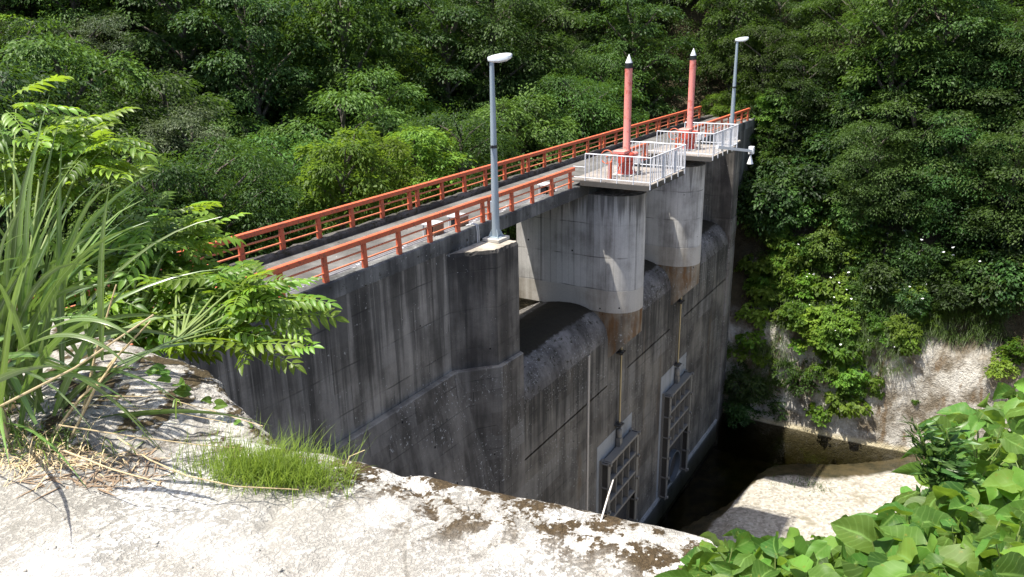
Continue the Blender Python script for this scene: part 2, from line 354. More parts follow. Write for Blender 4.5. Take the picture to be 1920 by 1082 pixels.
# riverbed
def bed(x, y):
    x = np.asarray(x, float); y = np.asarray(y, float)
    # gravel bar: long hump running downstream, pool against the far cliff and below the gates
    ex = np.interp(y, [-40, -8, -3, 0, 1.1, 2.9, 5.3, 7.5, 8.8, 9.4, 9.8, 12, 16], [52, 52, 52, 51, 49.5, 47.0, 45.0, 44.1, 43.1, 41.5, 38, 33, 26])
    s = ex - x + .25*fbm(x*.35, y*.35, 3)
    zb = np.where(s > 0, .085*np.minimum(s, 6) + .06*fbm(x*.8, y*.8), np.where(s > -2.2, .16*s, -.35 + .8*(s+2.2)))
    zb = np.where(y > 9.0, np.minimum(zb, (10.1 - y)*.22), zb)
    return WATER + np.clip(zb, -2.3, 2) + .025*fbm(x*3, y*3, 3)
k = NT('river_gravel'); g = k.noise(9, None, 8, .8); v = k.voro(7.0, None, 'F1', 'Color')
hsv = k.n('ShaderNodeSeparateColor'); k.put(hsv.inputs[0], v)
col = k.mix(hsv.outputs[0], (.24, .22, .18), (.46, .43, .37)); col = k.mix(.5, col, k.mix(g, (.4, .4, .4), (1.3, 1.3, 1.3)), 'MULTIPLY')
X_, Y_, Z_ = k.xyz()
col = k.mix(k.ramp(k.noise(.7, None, 6), .58, .70), col, (.20, .18, .13))
col = k.mix(k.ramp(Z_, WATER + .07, WATER - .01), col, k.mix(k.ramp(k.noise(.8, None, 5), .35, .65), (.030, .028, .016), (.085, .066, .036)))
k.bump(k.math('ADD', k.voro(7.), g), .7, .06); M['gravel'] = k.done(col, .9, .25)
tag(link('riverbed', grid_mesh('riverbed', np.arange(16, 52.2, .3), np.concatenate([np.arange(-60, -6, 1.5), np.arange(-6, 13.6, .3)]), bed, M['gravel'])), kind='structure')
k = NT('pool_water'); fr = k.n('ShaderNodeFresnel'); fr.inputs[0].default_value = 1.33
bp = k.n('ShaderNodeBump'); bp.inputs['Strength'].default_value = .45; bp.inputs['Distance'].default_value = .03; k.put(bp.inputs['Height'], k.noise(2.2, None, 3))
k.t.links.new(bp.outputs[0], fr.inputs['Normal'])
gl = k.n('ShaderNodeBsdfGlossy'); gl.inputs['Roughness'].default_value = .03; k.t.links.new(bp.outputs[0], gl.inputs['Normal'])
tp = k.n('ShaderNodeBsdfTransparent'); tp.inputs[0].default_value = (.93, .93, .9, 1); mx = k.n('ShaderNodeMixShader')
k.t.links.new(fr.outputs[0], mx.inputs[0]); k.t.links.new(tp.outputs[0], mx.inputs[1]); k.t.links.new(gl.outputs[0], mx.inputs[2]); k.t.links.new(mx.outputs[0], k.out.inputs[0])
va = k.n('ShaderNodeVolumeAbsorption'); va.inputs[0].default_value = (.44, .44, .24, 1); va.inputs[1].default_value = .6; k.t.links.new(va.outputs[0], k.out.inputs['Volume'])
tag(MB().box(16.5, 51.5, -58, 13.9, -28.5, WATER).build('pool_water', k.m), kind='structure')
# near bank / foreground slab
k = NT('foreground_slab'); X_, Y_, Z_ = k.xyz()
c = k.mix(k.ramp(k.noise(2.6, None, 6, .65), .40, .62), (.30, .285, .255), (.54, .525, .49))
spk = k.ramp(k.noise(46, k.scale(k.pos, (1, 1, 1)), 5, .75), .44, .60); patch = k.ramp(k.noise(1.35, None, 5, .6), .36, .58)
c = k.mix(k.math('MULTIPLY', k.math('MULTIPLY', spk, patch), .85), c, (.17, .162, .145))
edge = k.ramp(k.math('ADD', k.math('ADD', X_, k.math('MULTIPLY', Y_, .06)), k.math('MULTIPLY', k.noise(3.2, None, 7, .7), .55)), 2.10, 2.36)
ms = k.math('MULTIPLY', edge, k.ramp(k.noise(9, None, 7, .76), .47, .54))
c = k.mix(ms, c, k.mix(k.noise(60), (.030, .020, .012), (.095, .068, .035)))
ck = k.ramp(k.voro(1.15, k.math('ADD', 0, 0) if False else None, 'DISTANCE_TO_EDGE'), .004, .010); c = k.mix(k.math('MULTIPLY', k.math('SUBTRACT', 1.0, ck), k.ramp(k.noise(1.7, None, 2), .48, .58, 0., .4)), c, (.10, .09, .07))
deep = k.ramp(Z_, -2.6, -3.6); c = k.mix(deep, c, k.mix(k.noise(4), (.05, .04, .025), (.14, .12, .085)))
k.bump(k.math('ADD', k.math('MULTIPLY', spk, -.35), k.noise(30, None, 3, .75)), .9, .012)
M['fslab'] = k.done(c, .92, .2)
xs = np.concatenate([np.arange(-40, -1, 1.), np.arange(-1, .4, .15), np.arange(.4, 3.2, .022), np.arange(3.2, 30, .4)])
ys = np.concatenate([np.arange(-40, -3, 1.), np.arange(-3, -.2, .1), np.arange(-.2, 4.2, .026), np.arange(4.2, 14, .25), np.arange(14, 40, 1.)])
tag(link('near_bank', grid_mesh('near_bank', xs, ys, near_bank, M['fslab'], lambda c: (c[:, 2] > -27.5) & ((c[:, 1] < 14.0) | (c[:, 0] < 9.5)))), kind='structure')

# ------------------------------------------------------------------ the dam
YF = 13.38          # downstream face
YC, YU = 14.42, 18.12   # outer faces of the two copings
ZT = -6.28          # coping top
dam = empty('concrete_dam', (36, 16, WATER)); tag(dam, 'long dark-stained concrete sluice dam crossing the river, with a walkway on top', 'dam')
P1, P2 = 31.45, 39.5
PR = 1.2
XA0, XA1 = 22.48, 48.5
# walls (wings) left and right
MB().box(5.5, 21.9, 14.44, 18.05, -10.88, -6.75).build('wing_wall', M['wing'], dam)
MB().box(49.4, 60.5, 14.44, 18.05, -27, -6.75).build('wing_wall', M['wing'], dam)
# coping walls each side of the walkway
def edge_noise_box(x0, x1, y0, y1, z0, z1, step=.22, amp=.012, seed=1):
    rg = random.Random(seed); n = max(2, int((x1-x0)/step)); m = MB(); vs = []
    for i in range(n+1):
        x = x0+(x1-x0)*i/n; j = lambda: rg.uniform(-amp, amp)
        vs += [(x, y0, z0), (x, y1, z0), (x, y1+j(), z1+j()), (x, (y0+y1)/2, z1+.006+j()), (x, y0+.035+j()*.6, z1+j()), (x, y0+j()*.4, z1-.035+j())]
    q = 6
    fs = [(i*q+a, i*q+(a+1) % q, (i+1)*q+(a+1) % q, (i+1)*q+a) for i in range(n) for a in range(q)] + [tuple(range(q))[::-1], tuple(range(n*q, n*q+q))]
    return m.add(vs, fs)
edge_noise_box(5.5, 29.35, YC, 14.80, -6.76, ZT, seed=2).build('coping', M['coping'], dam)
edge_noise_box(29.35, 60.5, YC, 14.80, -6.76, ZT, seed=3).build('coping', M['coping'], dam)
edge_noise_box(5.5, 60.5, 17.72, YU, -6.95, ZT+.02, amp=.03, seed=4).build('upstream_curb', M['curb'], dam)
MB().box(5.5, 60.5, 14.805, 17.715, -6.9, -6.42).build('walkway', M['road'], dam)
# lamp piers
fpA = [(19.88, 14.60), (19.9, 14.43), (20.45, 14.03), (21.12, 13.36), (22.44, 13.29), (22.5, 13.36), (22.5, 14.60)]
fpB = [(48.5, 14.60), (48.5, 13.36), (48.56, 13.29), (49.88, 13.36), (50.55, 14.03), (51.1, 14.43), (51.12, 14.60)]
def pier_block(fp, z0, z1, name, mat, seed):
    rg = random.Random(seed); pts = []
    n = len(fp)
    for i in range(n):                              # subdivide the outline so the top edge can crumble
        a, b = Vector(fp[i]), Vector(fp[(i+1) % n]); s = max(1, int((b-a).length/.12))
        for j in range(s): pts.append(a.lerp(b, j/s))
    n = len(pts); m = MB(); vs = [(p.x, p.y, z0) for p in pts]
    c = sum(pts, Vector((0, 0)))/n
    for p in pts: vs.append((p.x, p.y, z1-.10-abs(rg.gauss(0, .03))))
    for p in pts:
        q = p.lerp(c, .03+abs(rg.gauss(0, .035))); vs.append((q.x, q.y, z1+rg.uniform(-.015, .01)))
    vs.append((c.x, c.y, z1))
    fs = [(i, (i+1) % n, (i+1) % n+n, i+n) for i in range(n)] + [(i+n, (i+1) % n+n, (i+1) % n+2*n, i+2*n) for i in range(n)] + [(i+2*n, (i+1) % n+2*n, 3*n) for i in range(n)] + [tuple(range(n))[::-1]]
    o = m.add(vs, fs).build(name, mat, dam); o.data.materials.append(M['pier_top'])
    for p in o.data.polygons:
        if p.normal.z > .6: p.material_index = 1
    return o
pier_block(fpA, -10.9, -6.85, 'lamp_pier', M['lamp_pier'], 1)
pier_block(fpB, -11.6, -6.85, 'lamp_pier', M['lamp_pier'], 2)
# inner abutment walls behind the lamp piers, seen from the bays
MB().box(21.9, 22.49, 14.60, 18.0, -13, -6.80).build('abutment_wall', M['pier'], dam)
MB().box(48.51, 49.4, 14.60, 18.0, -13, -6.80).build('abutment_wall', M['wing'], dam)
# overflow crests: rounded profile, rough
def crest(x0, x1, seed, name='overflow_crest'):
    prof = []
    pr = [(18.6, -15.5), (18.6, -13.2), (18.2, -12.75), (17.5, -12.35), (16.9, -12.05), (16.3, -11.88), (15.7, -11.78), (15.2, -11.75), (14.8, -11.78), (14.4, -11.88), (14.05, -12.03), (13.8, -12.22), (13.6, -12.48), (13.46, -12.78), (YF, -13.15), (YF, -15.5)]
    pr = np.array(pr); t = np.concatenate([[0], np.cumsum(np.linalg.norm(np.diff(pr, axis=0), axis=1))])
    tt = np.linspace(0, t[-1], 90); Yp = np.interp(tt, t, pr[:, 0]); Zp = np.interp(tt, t, pr[:, 1])
    xs = np.linspace(x0, x1, max(2, int((x1-x0)/.11))); Xg, I = np.meshgrid(xs, np.arange(len(tt)), indexing='ij')
    nz = .018*fbm(Xg*1.7+seed, tt[I]*1.7, 5) + .020*fbm(Xg*7, tt[I]*7+seed, 3)
    on = ((Zp[I] > -13.2) & (Yp[I] < 18.5)).astype(float)
    V = np.stack([Xg, Yp[I] - nz*on*.5, Zp[I]+nz*on], -1).reshape(-1, 3); ny = len(tt)
    i = (np.arange(len(xs)-1)[:, None]*ny+np.arange(ny-1)[None]).ravel()
    F = np.stack([i, i+1, i+ny+1, i+ny], 1)
    me = mesh_np(name, V, F, M['crest'], True); me.materials.append(M['face'])
    zc = V[F].mean(1)[:, 2]; yc = V[F].mean(1)[:, 1]
    me.polygons.foreach_set('material_index', ((zc < -13.12)).astype(np.int32)); me.update()
    return link(name, me, dam)
crest(22.46, P1-PR-.0+.06, 1); crest(P1+PR-.06, P2-PR+.06, 5); crest(P2+PR-.06, 48.6, 9)
# piers with rounded noses, foot band and slanted corbel
def nose_poly(cx, r, yb=18.0, yc=13.55, seg=28):
    return [(cx+r, yb), (cx-r, yb)] + [(cx+r*math.cos(math.pi+math.pi*i/seg), yc+r*math.sin(math.pi+math.pi*i/seg)) for i in range(seg+1)]
for cx in (P1, P2):
    MB().prism(nose_poly(cx, PR), -10.95, -6.76).build('pier', M['pier'], dam, 40)
    MB().prism(nose_poly(cx, PR+.006, yb=17.9), -11.95, -10.955).build('pier_foot', M['pier_foot'], dam, 40)
    # corbel: nose carried down, underside cut on a slant back to the face
    poly = nose_poly(cx, PR-.004, yb=14.2); n = len(poly)
    def zcut(y): return -14.1 + max(0, (YF-.05) - y)*1.05
    vs = [(x, y, -11.955) for x, y in poly] + [(x, y, zcut(y)) for x, y in poly]
    MB().add(vs, [tuple(range(n))[::-1], tuple(range(n, 2*n))] + [(i, (i+1) % n, (i+1) % n+n, i+n) for i in range(n)]).build('corbel', M['corbel'], dam, 40)
    MB().box(cx-PR+.061, cx+PR-.061, YF+.002, 18.5, -15.48, -13.95).build('face_infill', M['face'], dam)
# lower body: front face, chamfer below the lamp pier and the battered flank towards the camera
MB().box(22.46, 48.55, YF, 18.6, -27.5, -13.13-2.3).build('downstream_face', M['face'], dam)
lo = MB().prism([(19.75, 14.38), (21.05, 13.20), (22.46, 13.14), (22.55, 13.30), (22.465, 17.9), (19.75, 17.9)], -27.5, -10.9).build('lower_pier', M['lower'], dam, bevel=.03)
MB().prism([(48.545, 17.9), (48.545, 13.34), (48.6, 13.26), (49.9, 13.33), (51.1, 14.46), (51.1, 17.9)], -27.5, -11.6).build('lower_pier', M['lower'], dam)
# flank: thicker lower body whose top shows as a ledge running back towards the camera
b0 = 14.24; b1 = b0 - .185*(27.5-10.9)
fl = MB().add([(4, b0, -10.93), (21.0, b0, -10.88), (4, b1, -27.5), (21.0, b1, -27.5), (4, 18, -10.88), (21.0, 18, -10.88), (4, 18, -27.5), (21.0, 18, -27.5)],
         [(0, 1, 3, 2), (4, 6, 7, 5), (0, 4, 5, 1), (2, 3, 7, 6), (0, 2, 6, 4), (1, 5, 7, 3)]).build('battered_flank', M['lower'], dam, bevel=.03)
for o_ in (lo, fl):
    o_.data.materials.append(M['ledge'])
    for p_ in o_.data.polygons:
        if p_.normal.z > .35: p_.material_index = 1
MB().box(P1-2.15, P1+1.9, YF-.014, YF+.2, -27, -18.15).build('mortar_patch', M['patch'], dam)
MB().box(P2-2.15, P2+1.9, YF-.014, YF+.2, -27, -17.9).build('mortar_patch', M['patch'], dam)
MB().box(22.6, 48.4, YF-.10, YF+.2, -27, WATER+.25).build('foot_ledge', M['patch'], dam)
# ------------------------------------------------------------------ orange railings along the walkway
ZR = -5.44
def railing(name, y, posts, joints, x0, x1, label, seed):
    t = empty(name, ((x0+x1)/2, y, ZT)); rg = random.Random(seed)
    cuts = [x0] + joints + [x1]
    for a, b in zip(cuts[:-1], cuts[1:]):
        a2 = a + (.008 if a != x0 else 0); b2 = b - (.008 if b != x1 else 0); s = rg.uniform(-.006, .006)
        MB().box(a2, b2, y-.08, y+.08, ZR-.15+s, ZR+s).build('top_rail', M['orange'], t, bevel=.012)
        for zz in (ZR-.36, ZR-.60):
            MB().tube([(a2, y, zz+s), (b2, y, zz+s)], .030, 8).build('pipe_rail', M['orange_pale'], t, 60)
    for x in posts:
        if not x0 <= x <= x1: continue
        h = .068; MB().add([(x-h-.012, y-.062, ZT-.03), (x+h+.012, y-.062, ZT-.03), (x+h+.012, y+.062, ZT-.03), (x-h-.012, y+.062, ZT-.03), (x-h, y-.05, ZR-.151), (x+h, y-.05, ZR-.151), (x+h, y+.05, ZR-.151), (x-h, y+.05, ZR-.151)],
            [(0,3,2,1),(4,5,6,7),(0,1,5,4),(1,2,6,5),(2,3,7,6),(3,0,4,7)]).build('post', M['orange'], t, bevel=.008)
    tag(t, label, 'railing', 'orange steel railings of the dam walkway')
fposts = [14.83-1.55*i for i in range(1, 6)] + [14.83+1.56*i for i in range(6)]
q = 23.1
while q < 56: fposts += [q+1.555*i for i in range(6)]; q += 8.28
railing('walkway_railing', 17.99, fposts, [6.5, 14.55+8.28-.02, 31.13, 39.41, 47.69], 6, 55.9, 'long orange railing on the upstream side of the walkway, unbroken end to end', 1)
railing('walkway_railing', 14.55, [7, 8.5, 10, 11.5, 13.05, 14.6, 16.15, 17.68, 19.2, 20.72, 22.22, 22.66, 24.15, 25.65, 27.2, 28.79], [14.35, 22.44], 6, 29.1, 'long orange railing on the downstream side, in front of the near lamp post', 2)
railing('walkway_railing', 14.55, [33.95, 35.3, 36.7, 37.1], [], 33.75, 37.2, 'short orange railing between the two hoist platforms', 3)
railing('walkway_railing', 14.55, [42, 43.5, 45.0, 46.5, 48, 49.5, 51, 52.5, 54, 55.5], [48.8], 41.85, 55.75, 'orange railing between the far hoist platform and the far bank, beside the far lamp', 4)
# ------------------------------------------------------------------ lamp posts
def lamp(x, y, z, H, label):
    t = empty('lamp_post', (x, y, z)); tag(t, label, 'lamp post', 'lamp posts on the dam')
    MB().box(x-.36, x+.36, y-.33, y+.33, z, z+.12).build('base_block', M['base_block'], t, bevel=.015)
    MB().box(x-.22, x+.22, y-.22, y+.22, z+.12, z+.145).build('base_plate', M['galv'], t)
    MB().lathe([(.135, .145), (.125, 1.5), (.10, H*.6), (.072, H-.1)], (x, y, z), 20).build('pole', M['galv'], t, 40)
    for i in range(4):
        a = math.pi/4 + i*math.pi/2; dx, dy = math.cos(a), math.sin(a); px, py = -dy*.008, dx*.008
        MB().add([(x+dx*.12+px, y+dy*.12+py, z+.15), (x+dx*.27+px, y+dy*.27+py, z+.15), (x+dx*.125+px, y+dy*.125+py, z+.42), (x+dx*.12-px, y+dy*.12-py, z+.15), (x+dx*.27-px, y+dy*.27-py, z+.15), (x+dx*.125-px, y+dy*.125-py, z+.42)],
                 [(0,1,2),(3,5,4),(0,3,4,1),(1,4,5,2),(2,5,3,0)]).build('gusset', M['galv'], t)
    MB().box(x-.06, x+.06, y+.10, y+.165, z+.95, z+1.35).build('access_hatch', M['galv'], t, bevel=.01)
    MB().lathe([(.108, 0), (.108, .10)], (x, y, z+H*.52), 16).build('band', M['dark'], t, 40)
    MB().box(x-.20, x-.09, y-.03, y+.03, z+H*.52+.01, z+H*.52+.09).build('bracket', M['dark'], t)
    # lamp head: wedge-shaped lantern pointing to the downstream side
    zt = z+H-.12; L = .95; sec = []
    for s, w_, hb, ht in ((-.13, .08, .02, .12), (0, .12, -.01, .16), (.26, .15, -.03, .19), (.5, .15, -.01, .19), (.64, .12, .04, .17), (.68, .06, .07, .14)):
        ring = []
        for kx, kz in ((-1, 0), (-1, .55), (-.55, 1), (.55, 1), (1, .55), (1, 0), (.6, -.25), (-.6, -.25)):
            ring.append((x+s*.45+kx*w_*.8, y-s*.85+kx*w_*.45, zt+hb+(ht-hb)*kz+s*.08))
        sec.append(ring)
    m = MB(); n = 8; m.add([p for r in sec for p in r], [(i*n+a, i*n+(a+1) % n, (i+1)*n+(a+1) % n, (i+1)*n+a) for i in range(len(sec)-1) for a in range(n)] + [tuple(range(n))[::-1], tuple(range((len(sec)-1)*n, len(sec)*n))])
    m.build('lamp_head', M['lamp_head'], t, 35)
lamp(22.2, 14.02, -6.85, 6.0, 'near lamp post with tapered grey pole on a white block, standing on the near pier')
lamp(49.95, 14.05, -6.85, 6.0, 'far lamp post, the smaller one beyond the second pink column')
# ------------------------------------------------------------------ hoist platforms with white railings
def platform(cx, label, hoist_label, gate_label, idx):
    x0, x1, y0, y1, zt = cx-2.05, cx+2.08, 11.38, 14.86, -6.02
    t = empty('hoist_platform', (cx, 13, -6.3)); tag(t, label, 'platform', 'white-railed hoist platforms')
    MB().box(x0+.02, x1-.02, y0+.02, y1, zt-.10, zt).build('floor_slab', M['slab'], t)
    MB().box(x0, x1, y0, y0+.018, zt-.22, zt-.01).build('edge_beam', M['steel_dark'], t)
    for xx in (x0, x1-.018): MB().box(xx, xx+.018, y0+.02, YC-.005, zt-.22, zt-.01).build('edge_beam', M['steel_dark'], t)
    for xx in (x0+.5, cx-.5, cx+.5, x1-.6): MB().box(xx, xx+.12, y0+.1, YC-.01, zt-.30, zt-.105).build('floor_joist', M['steel_dark'], t)
    r = .026
    def run(p, q_, n, open_ends=False):
        p, q_ = Vector(p), Vector(q_); top = Vector((0, 0, 1.10)); bot = Vector((0, 0, .12))
        MB().tube([p+top, q_+top], r, 8).build('top_rail', M['steel_white'], t, 60)
        MB().tube([p+bot, q_+bot], r*.8, 8).build('bottom_rail', M['steel_white'], t, 60)
        for i in range(n+1):
            a = p.lerp(q_, i/n); post = i % 4 == 0 or i == n
            MB().tube([a+(Vector((0, 0, -.16)) if post else bot), a+top], .028 if post else .019, 8).build('post' if post else 'baluster', M['steel_white'], t, 60)
    xa, xb, ya, yb = x0-.0+.035, x1-.035, y0-.03, 14.18
    run((xa, yb, zt), (xa, ya, zt), 16); run((xa+.02, ya, zt), (xb-.02, ya, zt), 20); run((xb, ya, zt), (xb, yb, zt), 16)
    for xx in (xa+1.35, xa+2.75): MB().box(xx-.09, xx+.09, ya-.05, ya-.015, zt+.1, zt+1.05).build('stiffener', M['steel_white'], t)
    for (a, z_) in ((yb, .55), (yb, .12)): MB().tube([(xa, a, zt+z_), (xa-.0, a+.55, zt+z_)], .016, 6).build('stub_rail', M['steel_white'], t, 60)
    # hoist
    h = empty('gate_hoist', (cx, 13.23, zt)); tag(h, hoist_label, 'gate hoist', 'red screw hoists with tall pink columns')
    cy = 13.23
    MB().box(cx-.55, cx+.55, cy-.45, cy+.45, zt, zt+.06).build('bed_plate', M['base_block'], h, bevel=.01)
    MB().lathe([(.40, .06), (.36, .12), (.27, .2), (.25, .42), (.30, .50), (.30, .58)], (cx, cy, zt), 20).build('pedestal', M['red'], h, 35)
    for i in range(6):
        a = i*math.pi/3; dx, dy = math.cos(a), math.sin(a)
        MB().tube([(cx+dx*.38, cy+dy*.38, zt+.08), (cx+dx*.26, cy+dy*.26, zt+.5)], .03, 6).build('rib', M['red'], h, 60)
    MB().lathe([(.26, .58), (.34, .62), (.34, .86), (.30, .92), (.18, .95)], (cx, cy, zt), 20).build('gearbox', M['red'], h, 35)
    MB().tube([(cx-.75, cy-.03, zt+.74), (cx-.34, cy-.03, zt+.74)], .17, 16).build('drive_housing', M['red'], h, 40)
    MB().tube([(cx+.34, cy-.03, zt+.74), (cx+.72, cy-.03, zt+.74)], .14, 16).build('drive_housing', M['pink'], h, 40)
    MB().tube([(cx+.72, cy-.03, zt+.74), (cx+.98, cy-.03, zt+.74)], .115, 16).build('motor', M['pink'], h, 40)
    MB().box(cx-.62, cx-.10, cy-.18, cy+.35, zt+.93, zt+1.07).build('cover_box', M['pink'], h, bevel=.02)
    MB().box(cx-.02, cx+.17, cy-.62, cy-.45, zt+.50, zt+.80).build('control_box', M['box_grey'], h, bevel=.01)
    MB().box(cx+.03, cx+.12, cy-.58, cy-.49, zt+.06, zt+.50).build('control_box_stand', M['steel'], h)
    MB().box(cx-1.36, cx-1.22, cy+.1, cy+.24, zt, zt+.72).build('wheel_stand', M['orange'], h, bevel=.008)
    wc = Vector((cx-1.0, cy+.45, zt+.86)); ring = [wc+Vector((.04*math.sin(a), math.cos(a)*.27, math.sin(a)*.27)) for a in [2*math.pi*i/24 for i in range(25)]]
    wh = MB().tube(ring, .024, 8, False).build('handwheel', M['orange'], h, 60)
    for i in range(3):
        a = i*2*math.pi/3+.4; MB().tube([wc, wc+Vector((0, math.cos(a)*.27, math.sin(a)*.27))], .014, 6).build('spoke', M['orange'], wh, 60)
    MB().tube([wc, (cx-.7, cy+.40, zt+.78)], .022, 8).build('wheel_shaft', M['steel'], h, 60)
    MB().lathe([(.165, .95), (.165, 1.0), (.155, 1.02), (.155, 4.38)], (cx, cy, zt), 24).build('screw_column', M['pink'], h, 40)
    MB().lathe([(.165, 4.38), (.165, 4.58)], (cx, cy, zt), 24).build('black_band', M['black_band'], h, 40)
    MB().lathe([(.145, 4.58), (.145, 4.60), (.008, 4.93)], (cx, cy, zt), 24).build('cone_cap', M['white'], h, 25)
    # ------------- sluice gate on the face below
    g = empty('sluice_gate', (cx, YF, WATER)); tag(g, gate_label, 'sluice gate', 'steel sluice gates at the foot of the dam')
    gx0, gx1, yf, zt_, zb_ = cx-1.72, cx+1.66, 12.93, -19.05, -25.45
    rod_y = 13.22
    MB().tube([(cx, rod_y, -13.7), (cx, rod_y, -18.0)], .048, 10).build('lifting_rod', M['brass'], g, 60)
    for zz in (-14.25, -17.95):
        MB().box(cx-.22, cx+.22, rod_y-.16, YF+.02, zz, zz+.07).build('rod_bracket', M['steel_dark'], g)
        MB().lathe([(.11, -.08), (.11, .15)], (cx, rod_y, zz), 14).build('rod_guide', M['steel_dark'], g, 40)
    MB().lathe([(.10, 0), (.13, .04), (.13, .42), (.08, .48)], (cx, rod_y, -18.6), 14).build('rod_coupling', M['steel'], g, 40)
    MB().box(cx-.14, cx+.14, rod_y-.12, rod_y+.1, zt_, -18.6).build('clevis', M['steel'], g, bevel=.01)
    for s, xa_ in ((-1, gx0), (1, gx1)):
        a, b = (xa_-.16, xa_+.10) if s < 0 else (xa_-.10, xa_+.16)
        MB().box(a, b, YF-.13, YF-.016, zb_, zt_+.1).build('guide_back', M['steel'], g)
        MB().box(a, b, yf-.02, yf+.03, zb_, zt_+.02).build('guide_front', M['steel'], g)
        mid = a+.02 if s < 0 else b-.05
        MB().box(mid+.07*(1 if s < 0 else -1), mid+.07*(1 if s < 0 else -1)+.03, yf+.03, YF-.13, zb_, zt_+.02).build('guide_web', M['steel_dark'], g)
        for zz in np.linspace(zb_+.1, zt_-.06, 6):
            MB().box(a, b, yf+.03, YF-.13, zz, zz+.05).build('guide_rib', M['steel'], g)
            c_ = a if s < 0 else b-.10
            MB().box(a+.06, a+.20, yf-.13, yf-.022, zz-.04, zz+.10).build('clamp', M['steel'], g, bevel=.01)
    # gate leaf
    lx0, lx1, lz0 = gx0+.13, gx1-.13, -22.35
    MB().box(lx0, lx1, yf+.24, yf+.28, lz0, zt_).build('skin_plate', M['steel_dark'], g)
    MB().box(lx0-.02, lx1+.02, yf-.05, yf+.36, zt_-.11, zt_+.03).build('top_girder', M['steel'], g, bevel=.01)
    rows = [zt_-1.15, zt_-2.20, lz0]
    for zz in rows: MB().box(lx0, lx1, yf, yf+.235, zz, zz+.14).build('girder', M['steel'], g, bevel=.008)
    for xx in np.linspace(lx0, lx1-.06, 5):
        zs = [zt_-.115] + rows
        for za, zb2 in zip(zs[:-1], zs[1:]): MB().box(xx, xx+.06, yf+.03, yf+.235, zb2+.145, za-.002).build('stiffener', M['steel'], g)
    # outlet pipe seen under the leaf
    MB().box(lx0, lx1, YF-.03, YF-.016, zb_-.4, lz0-.02).build('opening_shade', M['dark'], g)  # flat dark sheet, paints the shade of the opening below the leaf
    R_ = .95; seg = 28; zc = -24.3; vs = []
    for yy, rr in ((YF-.03, R_), (YF-.30, R_), (YF-.30, R_-.08), (YF-.035, R_-.08)):
        vs += [(cx+rr*math.cos(2*math.pi*i/seg), yy, zc+rr*math.sin(2*math.pi*i/seg)) for i in range(seg)]
    fs = [(j*seg+i, j*seg+(i+1) % seg, (j+1)*seg+(i+1) % seg, (j+1)*seg+i) for j in range(3) for i in range(seg)]
    MB().add(vs, fs).build('outlet_ring', M['pipe'], g, 50)
    return xb
platform(P1, 'near hoist platform with white railing on the rounded pier nearest the camera', 'near gate hoist, red gearbox with the taller-looking pink column in front', 'near sluice gate partly hidden by the pale foreground slab', 0)
platform(P2, 'far hoist platform with white railing and a white sensor arm at its corner', 'far gate hoist, red gearbox with pink column next to the far lamp', 'far sluice gate standing fully visible above the dark pool', 1)
# water level sensor arm on the far platform
t = empty('level_sensor_arm', (P2+2.0, 11.35, -6.1)); tag(t, 'white sensor arm with a hanging white horn, reaching out from the far platform', 'sensor')
a0 = Vector((P2-1.9, 11.28, -5.75)); tip = Vector((P2+4.4, 10.35, -6.28)); tip = Vector((43.9, 11.05, -6.62)); a0 = Vector((38.2, 11.27, -5.9))
a0 = Vector(ray(1345, 276)); a0 = a0*(11.27/a0.y); tip = Vector(ray(1409, 283)); tip = tip*(11.1/tip.y)
MB().tube([a0, tip], .10, 4).build('arm', M['white'], t)
MB().box(tip.x-.15, tip.x+.12, tip.y-.13, tip.y+.13, tip.z-.16, tip.z+.24).build('sensor_box', M['white'], t, bevel=.01)
MB().lathe([(.03, 0), (.05, -.1), (.17, -.48), (.16, -.48)], (tip.x-.1, tip.y, tip.z-.2), 16).build('horn', M['white'], t, 50)
# staff gauge strip on the face
t = MB().box(28.20, 28.36, YF-.05, YF-.003, -24.5, -13.25).build('staff_gauge', M['gauge']); tag(t, 'long narrow weathered gauge strip fixed upright on the dam face left of the near gate', 'gauge strip')
# ------------------------------------------------------------------ cable boxes and conduits on the walkway
def cable_box(x, y, label, w_=.34, rz=0):
    t = empty('cable_box', (x, y, -6.42)); tag(t, label, 'cable box', 'metal cable boxes on the walkway')
    MB().box(x-.42, x+.20, y-.30, y+.20, -5.99, -5.94).build('lid', M['box_grey'], t, bevel=.008)
    MB().box(x+.17, x+.19, y-.28, y+.18, -6.42, -5.992).build('side_panel', M['box_grey'], t)
    MB().box(x-.38, x+.165, y-.285, y-.265, -6.42, -5.992).build('front_panel', M['box_brown'], t)
    MB().box(x-.38, x-.34, y+.12, y+.16, -6.42, -5.992).build('leg', M['box_grey'], t)
    MB().box(x-.32, x+.1, y-.15, y+.1, -6.40, -6.1).build('junction', M['dark'], t)
cable_box(20.35, 15.25, 'near cable box with grey lid and rusty side, left of the lamp post')
cable_box(21.65, 15.15, 'cable box with rusty side just left of the lamp pole, second of the pair')
cable_box(27.9, 15.15, 'lone cable box with pale lid near the first hoist platform')
t = empty('conduit_run', (20, 15, -6.4)); tag(t, 'bundle of grey cable conduits lying along the downstream edge of the walkway', 'conduits')
for i in range(4):
    y = 14.90+.125*i
    MB().tube([(6, y, -6.36), (14, y, -6.36+.01*(i % 2)), (20, y+.01, -6.36), (29.0, y, -6.36)], .045, 8).build('conduit', M['conduit'], t, 60)
    for x in range(8, 29, 2): MB().lathe([(.055, 0), (.055, .001)], (x, y, -6.36), 6) if False else MB().tube([(x+.3*i, y, -6.358), (x+.3*i+.14, y, -6.358)], .056, 8).build('coupling', M['box_grey'], t, 60)
t = empty('drop_conduit', (21.9, 14.40, -6.5)); tag(t, 'thin bent conduit pair curling over the coping beside the lamp base', 'conduit')
